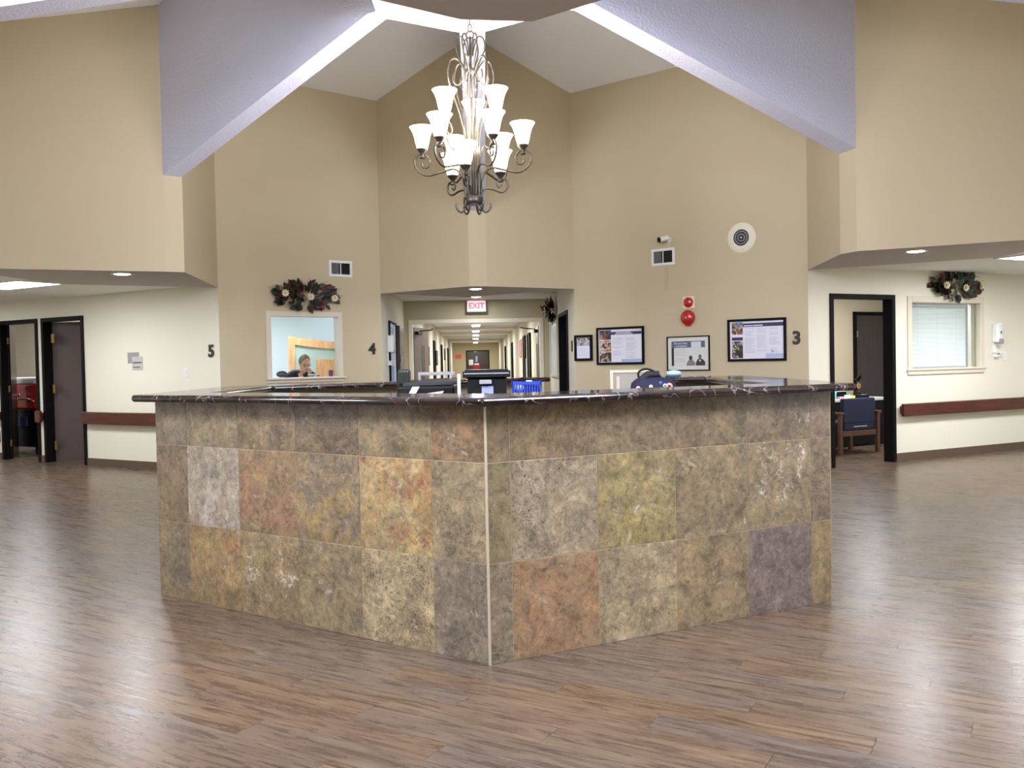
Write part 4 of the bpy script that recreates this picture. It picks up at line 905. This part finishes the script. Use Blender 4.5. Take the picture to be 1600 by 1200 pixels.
skin('top_garment', ct, [(0, 1), (1, 2), (2, 3), (3, 4), (4, 5), (5, 6), (3, 7), (7, 8), (8, 9), (6, 10), (9, 11)], [.145, .145, .155, .115, .105, .085, .062, .105, .085, .062, .048, .048], TOP, t)
skin('trousers', [J[0], J[16], J[17], J[18], J[20], J[21], J[22]], [(0, 1), (1, 2), (2, 3), (0, 4), (4, 5), (5, 6)], [.14, .10, .075, .055, .10, .075, .055], mat('dark_trousers', (34, 34, 38), .85), t)
hd_ = link('head', MB().ball((0, 0, 0), .072, .088, .108, 20).ball((0, -.083, -.022), .013, .018, .02, 10).ball((.071, .008, -.01), .010, .016, .027, 10).ball((-.071, .008, -.01), .010, .016, .027, 10).ball((0, -.045, -.075), .045, .04, .04, 12).mesh('head', SKN), t, (0, -.29, 1.405), rot=(.42, 0, 0))
obj('hair', MB().ball((0, .020, .026), .081, .088, .100, 20).ball((0, .09, .02), .04, .035, .04, 12), HAIR, hd_)
obj('eyes', MB().ball((.028, -.078, .006), .010, .006, .006, 8).ball((-.028, -.078, .006), .010, .006, .006, 8), mat('eye_dark', (50, 36, 30), .3), hd_)
obj('mouth', MB().ball((0, -.082, -.060), .022, .006, .006, 10), mat('lips', (160, 92, 88), .5), hd_)
mb = MB()
for sx in (-1, 1): mb.tube([(sx * .029 + .023 * math.cos(a), -.092, .004 + .017 * math.sin(a)) for a in [2 * PI * i / 14 for i in range(14)]], .0025, 5, closed=True).tube([(sx * .052, -.09, .008), (sx * .075, -.03, .010), (sx * .076, .01, .008)], .0022, 5)
obj('glasses', mb.tube([(-.007, -.094, .008), (.007, -.094, .008)], .0022, 5), BLKP, hd_)
for sx, hx, hy, hz in ((1, .05, -.372, 1.235), (-1, -.15, -.455, 1.170)):
    pts = [(hx, hy, hz), (hx - sx * .01, hy + .004, hz + .045)]; ed = [(0, 1)]; rad = [.027, .030]
    for i in range(4):
        bx = hx - sx * .01 + (i - 1.5) * .017; k0 = len(pts); l_ = (.026, .030, .028, .021)[i]
        pts += [(bx, hy + .006, hz + .062), (bx - sx * .004, hy + .016, hz + .062 + l_), (bx - sx * .012, hy + .036, hz + .062 + l_ * 1.2)]; rad += [.0095, .0085, .0075]; ed += [(1, k0), (k0, k0 + 1), (k0 + 1, k0 + 2)]
    k0 = len(pts); pts += [(hx - sx * .035, hy + .0, hz + .030), (hx - sx * .045, hy + .008, hz + .062)]; rad += [.011, .009]; ed += [(0, k0), (k0, k0 + 1)]
    skin('hand', pts, ed, rad, SKN, t, 1)
t = thing('stool', 'tall stool under the seated person in the reception office', 'stool', W45.at(1.40, 0, .80), W45.rz)
obj('seat', MB().lathe([(.0001, .56), (.19, .56), (.205, .585), (.19, .61), (.0001, .615)], 20), BLKP, t); obj('column', MB().cyl((0, 0, 0), .03, .08, .56, 12), CHROME, t)
me = MB().box(0, .28, -.02, .02, .03, .07).cyl((.27, 0, 0), .025, 0, .05, 10, axis='z').mesh('foot', DGREY)
for i in range(5): link('foot', me, t, rz=2 * PI * i / 5)

# ---------------------------------------------------------------- office behind door_3
OFFW = mat('office_wall_tan', (190, 176, 150), .75)
wbox('wall_right_office_back', W3, .02, 6, 2.4, 2.5, 0, 2.5, OFFW); wbox('wall_right_office_left', W3, .02, .12, .13, 2.4, 0, 2.5, OFFW); wbox('wall_right_office_end', W3, 4.9, 5.0, .13, 2.4, 0, 2.5, PALEB)
wbox('ceiling_right_office', W3, .02, 5, .12, 2.5, 2.46, 2.56, CTILE)
lampw(W3, 2.4, 1.0, 2.42, 55, .8)
t = thing('office_light', 'square ceiling light inside the right office', 'light', W3.at(2.4, 2.46, 1.0), W3.rz); obj('diffuser', MB().box(-.45, .45, -.45, .45, -.015, -.008), PANEL, t); obj('light_frame', MB().box(-.48, .48, -.48, .48, -.008, 0), WHITE, t)
t = thing('office_door', 'dark brown door in the back wall of the right office', 'door', W3.at(3.47, 0, 2.40), W3.rz)
obj('door_frame', MB().box(-.06, 0, -.03, 0, 0, 2.06).box(.88, .94, -.03, 0, 0, 2.06).box(-.06, .94, -.03, 0, 2.0, 2.06), BLK, t); obj('door_leaf', MB().box(0, .88, -.02, 0, 0, 2.0), DOORM, t)
obj('door_knob', MB().lathe([(.004, -.08), (.028, -.07), (.028, -.055), (.012, -.04), (.012, -.02)], 14, (.60, 0, 1.15), axis='y'), CHROME, t); me = MB().box(-.012, .012, -.026, -.02, -.05, .05).mesh('hinge', CHROME)
for z in (.3, .9, 1.7): link('hinge', me, t, (.01, 0, z))
t = thing('office_chair', 'navy upholstered office guest chair with wooden arms seen through the right doorway', 'chair', W3.at(1.88, 0, .95), W3.rz)
NVY = mat('navy_vinyl', (22, 34, 74), .4); WAL = wood('walnut_frame', (92, 60, 44), (122, 86, 64), .4, (12, 12, 1.5))
obj('backrest', MB().box(-.31, .31, -.03, .04, .42, .77), NVY, t, bevel=.02); obj('seat', MB().box(-.30, .30, .03, .52, .36, .44), NVY, t, bevel=.025)
obj('lower_back', MB().box(-.29, .29, -.025, .03, .33, .44), NVY, t, bevel=.012); obj('seat_rail', MB().box(-.32, .32, -.03, .0, .25, .325), WAL, t, bevel=.004)
obj('label_strip', MB().box(-.12, .14, -.034, -.029, .375, .385), WHITE, t)
for sx in (-1, 1):
    obj('armrest', MB().box(sx * .33, sx * .40, -.06, .46, .55, .585), WAL, t, bevel=.008)
    for y0 in (-.04, .44): obj('leg', MB().box(sx * .335, sx * .385, y0, y0 + .05, 0, .55), WAL, t, bevel=.004)
t = thing('office_desk', 'dark office desk with a light edge behind the navy chair', 'desk', W3.at(1.35, 0, 1.55), W3.rz)
obj('desk_top', MB().box(0, 2.0, 0, .72, .68, .715), mat('pale_desk_top', (212, 208, 200), .4), t, bevel=.004); obj('front_panel', MB().box(.05, 1.95, .10, .13, .02, .68), BLKP, t)
for x in (.05, 1.55): obj('pedestal', MB().box(x, x + .4, .13, .70, .0, .68), BLKP, t)
DK = (W3, 1.35, 1.55, .716)
def dk(x, y): return W3.at(DK[1] + x, DK[3], DK[2] + y)
def ditem(name, label, cat, x, y, parts, g=None):
    t = thing(name, label, cat, dk(x, y), W3.rz, g)
    for nm, mb_, m_ in parts: obj(nm, mb_, m_, t)
    return t
TEAL = mat('teal_plastic', (96, 206, 206), .4)
ditem('cup', 'teal plastic cup at the left on the office desk', 'cup', .86, .14, [('cup_body', MB().lathe([(.032, 0), (.048, .15), (.044, .15), (.028, .01), (.0001, .01)], 20), TEAL), ('cup_lid', MB().lathe([(.05, .145), (.052, .16), (.0001, .162)], 20), mat('teal_dark', (70, 170, 176), .4))])
ditem('monitor', 'black monitor at the far left of the office desk', 'monitor', .52, .30, [('screen', MB().box(-.20, .20, -.02, .02, .14, .42), BLKP), ('stand', MB().box(-.03, .03, 0, .03, .01, .15).box(-.1, .1, -.08, .08, 0, .012), BLKP)])
ditem('sticky_notes', 'yellow sticky note block on the office desk', 'notes', 1.20, .12, [('note_block', MB().box(-.05, .05, -.03, .03, 0, .045), mat('note_yellow', (236, 232, 110), .7))])
ditem('sticky_notes', 'pink note block on the office desk beside the cup', 'notes', .98, .12, [('note_block', MB().box(-.05, .05, -.03, .03, 0, .035), mat('note_pink', (232, 168, 180), .7))])
ditem('paper_stack', 'white card standing in the middle of the office desk', 'paper', 1.09, .10, [('card', MB().box(-.06, .06, -.01, .0, 0, .06), PAPER), ('card_foot', MB().box(-.06, .06, -.01, .05, 0, .002), PAPER)])
ditem('keyboard_tray', 'black desk organiser with a white top edge on the office desk', 'organiser', 1.10, .42, [('tray', MB().box(-.22, .22, -.1, .1, 0, .10), BLKP), ('tray_edge', MB().box(-.20, .20, -.102, -.1, .10, .125), PAPER), ('tray_divider', MB().box(-.01, .01, -.1, .1, .10, .13), DGREY)])
ditem('note_tray', 'pale yellow paper sheet leaning at the left end of the office desk', 'paper', .66, .16, [('sheet', MB().slab([(-.07, 0, 0), (.07, 0, 0), (.04, .03, .14), (-.05, .03, .13)], (0, .004, 0)), mat('pale_yellow_paper', (232, 232, 180), .7))])
ditem('desk_phone', 'dark desk phone beside the flower vase on the office desk', 'phone', 1.42, .14, [('phone_base', MB().slab([(-.09, -.08, 0), (.09, -.08, 0), (.09, .08, 0), (-.09, .08, 0)], (0, 0, .05)), BLKP), ('handset', MB().tube([(-.07, -.05, .07), (-.07, 0, .085), (-.07, .06, .07)], .018, 8), BLKP), ('keypad', MB().box(-.02, .07, -.06, .03, .05, .055), GREYP)])
t = thing('flower_vase', 'vase with an orange flower and green leaves at the right of the office desk', 'flowers', dk(1.52, .28), W3.rz)
obj('vase', MB().lathe([(.03, 0), (.045, .05), (.03, .10), (.025, .11)], 16), DGREY, t)
obj('stems', MB().tube([(0, 0, .08), (-.02, -.01, .16), (-.04, -.02, .2)], .004, 5).tube([(0, 0, .08), (.01, 0, .2), (.02, 0, .3)], .004, 5), LF[0], t)
OF = MB()
for i in range(12):
    a = 2 * PI * i / 12; OF.add([(0, -.01, 0), (.03 * math.cos(a - .2), -.015, .03 * math.sin(a - .2)), (.062 * math.cos(a), -.005, .062 * math.sin(a)), (.03 * math.cos(a + .2), -.015, .03 * math.sin(a + .2))], [(0, 1, 2, 3)])
OF.ball((0, -.012, 0), .016, .01, .016, 8, 1)
link('flower', OF.mesh('flower', [mat('orange_petal', (204, 140, 84), .6), mat('brown_centre', (120, 66, 40), .7)]), t, (-.04, -.04, .18))
for i in range(9): link('leaf', LM[0], t, (.01, -.02, .26), rot=(.3, -1.4 + i * .35, i * .2))

# ---------------------------------------------------------------- room behind the left doorway
wbox('wall_left_room_back', W5, -1.5, 5.3, 1.9, 2.0, 0, 2.5, OFFW); wbox('ceiling_left_room', W5, -1.5, 5.3, .12, 2.0, 2.46, 2.56, CTILE); wbox('wall_left_room_side', W5, 5.22, 5.32, .12, 1.9, 0, 2.5, OFFW); wbox('wall_left_room_end', W5, -1.5, -1.4, .12, 2.2, 0, 2.5, OFFW)
lampw(W5, 2.3, 1.0, 2.42, 34, .6)
t = thing('ice_chest', 'red ice chest with a white lid on a black cart inside the left doorway', 'cooler', W5.at(2.42, 0, .95), W5.rz)
obj('chest_body', MB().box(-.36, .36, -.24, .24, .74, 1.16), REDP, t, bevel=.03); obj('chest_lid', MB().box(-.37, .37, -.25, .25, 1.16, 1.27), WHITE, t, bevel=.03)
obj('chest_ridge', MB().box(-.15, .15, -.252, -.24, 1.06, 1.10), REDP, t, bevel=.008); obj('tow_bar', MB().tube([(-.34, -.24, .86), (-.30, -.30, .90), (.30, -.30, .91), (.34, -.24, .87)], .012, 8), CHROME, t)  # raised ridge in the same red as the chest
t = thing('utility_cart', 'black utility cart carrying the red ice chest', 'cart', W5.at(2.42, 0, .95), W5.rz)
for z in (.12, .42, .70): obj('cart_shelf', MB().box(-.42, .42, -.28, .28, z, z + .035), BLKP, t, bevel=.01)
obj('cart_panel', MB().box(-.41, .41, -.275, -.27, .15, .70), BLKP, t); obj('blue_bin', MB().box(-.3, .2, -.30, -.277, .46, .62), mat('slate_blue_bin', (62, 76, 104), .3), t)
me = MB().cyl((0, 0, 0), .05, -.015, .015, 14, axis='y').mesh('caster', DGREY)
for x in (-.36, .36):
    for y in (-.22, .22): link('caster', me, t, (x, y, .05)); obj('corner_post', MB().box(x - .015, x + .015, y - .015, y + .015, .08, .72), BLKP, t)

# ---------------------------------------------------------------- things inside the counter
t = thing('rolling_cart', 'black rolling cart with a thin white post inside the reception counter', 'cart', (-.03, 6.30, 0))
for z in (.15, .55, .93): obj('cart_shelf', MB().box(-.36, .36, -.24, .24, z, z + .03), BLKP, t, bevel=.006)
for x in (-.345, .345):
    for y in (-.228, .228): obj('cart_leg', MB().cyl((x, y, 0), .014, .06, .95, 8), BLKP, t); obj('caster', MB().cyl((x, y, .04), .04, -.012, .012, 12, axis='y'), DGREY, t)
obj('white_post', MB().cyl((-.335, -.195, 0), .012, .95, 1.29, 8), WHITE, t)
t = thing('storage_tote', 'black storage tote with a lid, grey latch and blue label on the rolling cart', 'storage box', (-.175, 6.31, .961))
obj('tote_body', MB().slab([(-.135, -.17, 0), (.135, -.17, 0), (.135, .17, 0), (-.135, .17, 0)], (0, 0, .30)), BLKP, t, bevel=.012)
obj('tote_lid', MB().box(-.165, .165, -.20, .20, .30, .345).box(-.15, .15, -.185, .185, .345, .355), BLKP, t, bevel=.006); obj('lid_rim', MB().box(-.155, .155, -.203, -.2, .325, .333), GREYP, t)
obj('latch', MB().box(-.05, .035, -.215, -.17, .255, .285), GREYP, t, bevel=.005)
obj('label_card', MB().box(-.035, .045, -.174, -.17, .12, .24), mat('lavender_label', (150, 158, 214), .5), t); obj('label_print', MB().add([(-.018, -.175, .195), (.03, -.175, .185), (.018, -.175, .15), (-.012, -.175, .15)], [(0, 3, 2, 1)]), NAVY, t)
t = thing('wire_basket', 'blue slatted plastic basket beside the black tote on the rolling cart', 'basket', (.10, 6.25, 1.005)); BLU = mat('royal_blue_plastic', (36, 66, 170), .4)
for i in range(11):
    x = -.09 + i * .018; obj('basket_slat', MB().box(x, x + .010, -.101, -.096, .012, .20), BLU, t)
obj('basket_rim', MB().box(-.10, .10, -.105, -.095, .20, .222).box(-.10, .10, .095, .105, .20, .222).box(-.105, -.095, -.105, .105, .20, .222).box(.095, .105, -.105, .105, .20, .222), BLU, t); obj('basket_floor', MB().box(-.10, .10, -.10, .10, -.043, .012), BLU, t)
obj('basket_back', MB().box(-.10, .10, .096, .10, .012, .19).box(-.10, -.096, -.1, .1, .012, .19).box(.096, .10, -.1, .1, .012, .19), BLU, t)
t = thing('tape_roll', 'small cream tape roll lying in the blue basket', 'tape', (.05, 6.24, 1.185)); obj('tape', MB().lathe([(.018, -.01), (.032, -.01), (.032, .01), (.018, .01)], 18, axis='y'), mat('cream_tape', (214, 206, 160), .5), t); obj('core', MB().lathe([(.014, -.011), (.018, -.011), (.018, .011), (.014, .011)], 18, axis='y'), WHITE, t)
t = thing('cable_bundle', 'coiled black cables heaped in the blue basket', 'cable', (.12, 6.27, 1.175)); obj('cable_coil', MB().tube([(.055 * math.cos(a), .05 * math.sin(a), .01 + .004 * a) for a in [i * .5 for i in range(34)]], .006, 5), BLKP, t); obj('plug', MB().box(-.02, .02, -.07, -.05, .03, .06), WHITE, t)
t = thing('printer', 'black office printer with a raised tray and a sheet of paper inside the counter', 'printer', (-.62, 6.95, .771)) if False else thing('printer', 'black office printer with a raised tray and a sheet of paper inside the counter', 'printer', (-.64, 6.70, 0))
obj('printer_stand', MB().box(-.2, .24, -.2, .2, 0, .90), BLKP, t, bevel=.004); obj('printer_body', MB().box(-.20, .22, -.22, .22, .90, 1.20), BLKP, t, bevel=.015); obj('printer_lid', MB().slab([(-.16, -.20, 1.20), (.23, -.20, 1.215), (.23, .20, 1.235), (-.16, .20, 1.22)], (0, 0, .02)), DGREY, t)
obj('raised_tray', MB().box(-.08, .20, .1, .13, 1.275, 1.30).box(-.08, -.06, .1, .13, 1.22, 1.28).box(.16, .18, .1, .13, 1.22, 1.28), GREYP, t, bevel=.003)
obj('output_paper', MB().slab([(-.17, -.30, 1.10), (.14, -.30, 1.15), (.14, -.2, 1.16), (-.17, -.2, 1.12)], (0, 0, .006)), PAPER, t)
obj('tape_unit', MB().box(-.22, -.13, -.05, .08, 1.20, 1.325), mat('dark_green_black', (32, 40, 32), .3), t, bevel=.02)
t = thing('paper_holder', 'slanted white plastic paper holder on the inner desk left of the printer', 'paper holder', (-.72, 6.35, .90)); obj('holder_sheet', MB().slab([(-.05, 0, .20), (.0, 0, .20), (.05, .06, .30), (.0, .06, .30)], (.0, .006, 0)), PAPER, t); obj('holder_base', MB().box(-.34, .02, -.02, .10, .215, .225).box(-.30, -.28, 0, .08, 0, .215).box(-.03, -.01, 0, .08, 0, .215), PAPER, t)
t = thing('supply_cabinet', 'low grey cabinet holding the backpack inside the counter', 'cabinet', (1.05, 6.35, 0)); obj('cabinet_body', MB().box(-.22, .22, -.18, .2, 0, .85), GREYP, t, bevel=.004)
for z in (.06, .33, .60): obj('drawer', MB().box(-.20, .20, -.192, -.18, z, z + .22), GREYP, t, bevel=.003); obj('drawer_pull', MB().box(-.05, .05, -.21, -.192, z + .10, z + .115), CHROME, t)
t = thing('backpack', 'navy floral backpack with a black carry handle standing inside the counter', 'bag', (1.0, 6.35, .851))
NB = mat('navy_floral_fabric', (13, 15, 48), .75); obj('bag_body', MB().add([(x, y, z) for z, k_ in ((0, .92), (.06, 1), (.28, 1), (.345, .93), (.375, .72), (.385, .4)) for x, y in [(.01 + .165 * k_ * (abs(math.cos(a)) ** .6) * (1 if math.cos(a) > 0 else -1), .10 * k_ * (abs(math.sin(a)) ** .6) * (1 if math.sin(a) > 0 else -1)) for a in [2 * PI * i / 24 for i in range(24)]]], [(j * 24 + i, j * 24 + (i + 1) % 24, (j + 1) * 24 + (i + 1) % 24, (j + 1) * 24 + i) for j in range(5) for i in range(24)] + [list(range(120, 144))], 0, True), NB, t)
obj('bag_shoulder', MB().tube([(-.14, -.02, .03), (-.145, -.03, .20), (-.11, -.03, .345), (-.03, -.02, .405), (.05, 0, .405)], .026, 10), mat('black_webbing', (18, 18, 24), .7), t)
obj('carry_handle', MB().tube(spl([(-.09, -.02, .36), (-.095, -.02, .42), (-.05, -.02, .445), (.0, -.02, .435), (.05, -.02, .40), (.07, -.02, .375)]), .008, 8), BLKP, t)
for x, z, m_, r_ in ((-.02, .32, WHITE, .014), (.08, .325, mat('floral_teal', (150, 190, 196), .7), .016), (.11, .32, mat('floral_coral', (220, 140, 124), .7), .026), (-.11, .31, mat('floral_peach', (226, 184, 166), .7), .016), (.03, .26, WHITE, .010), (.05, .345, mat('floral_blue', (88, 120, 190), .7), .012)):
    dx = (x - .02) / .155; dz = (z - .20) / .215; yy = -.103 * (1 - .18 * max(0, (z - .28) / .1))
    obj('printed_flower', MB().lathe([(r_ * .35, yy - .004), (r_, yy - .001), (r_, yy + .004)], 8, (x, 0, z), axis='y').lathe([(.0001, yy - .003), (r_ * .35, yy - .004)], 8, (x, 0, z), axis='y'), m_, t)
t = thing('panel_cabinet', 'cream-edged grey cabinet standing beyond the counter opening behind the backpack', 'cabinet', (1.17, 8.9, 0)); obj('cabinet_body', MB().box(-.16, .19, 0, .32, 0, 1.235), mat('greige_panel', (172, 164, 152), .6), t)
obj('cabinet_edge', MB().box(-.185, -.155, -.015, .33, 0, 1.262).box(-.155, .20, -.015, .33, 1.235, 1.262), mat('cream_edge', (226, 214, 184), .5), t); obj('door_strip', MB().box(-.12, -.09, -.006, 0, .05, 1.2), TRIMW, t)
t = thing('folded_cap', 'pale blue folded cap lying on the right back end of the countertop', 'cap', (1.33, 7.28, 1.215)); obj('cap_crown', MB().ball((0, 0, .03), .062, .05, .026, 14), mat('pale_blue_fabric', (176, 208, 216), .8), t); obj('cap_brim', MB().box(-.065, .05, -.055, .03, .0, .012), mat('dark_teal_trim', (40, 62, 76), .7), t, bevel=.003)
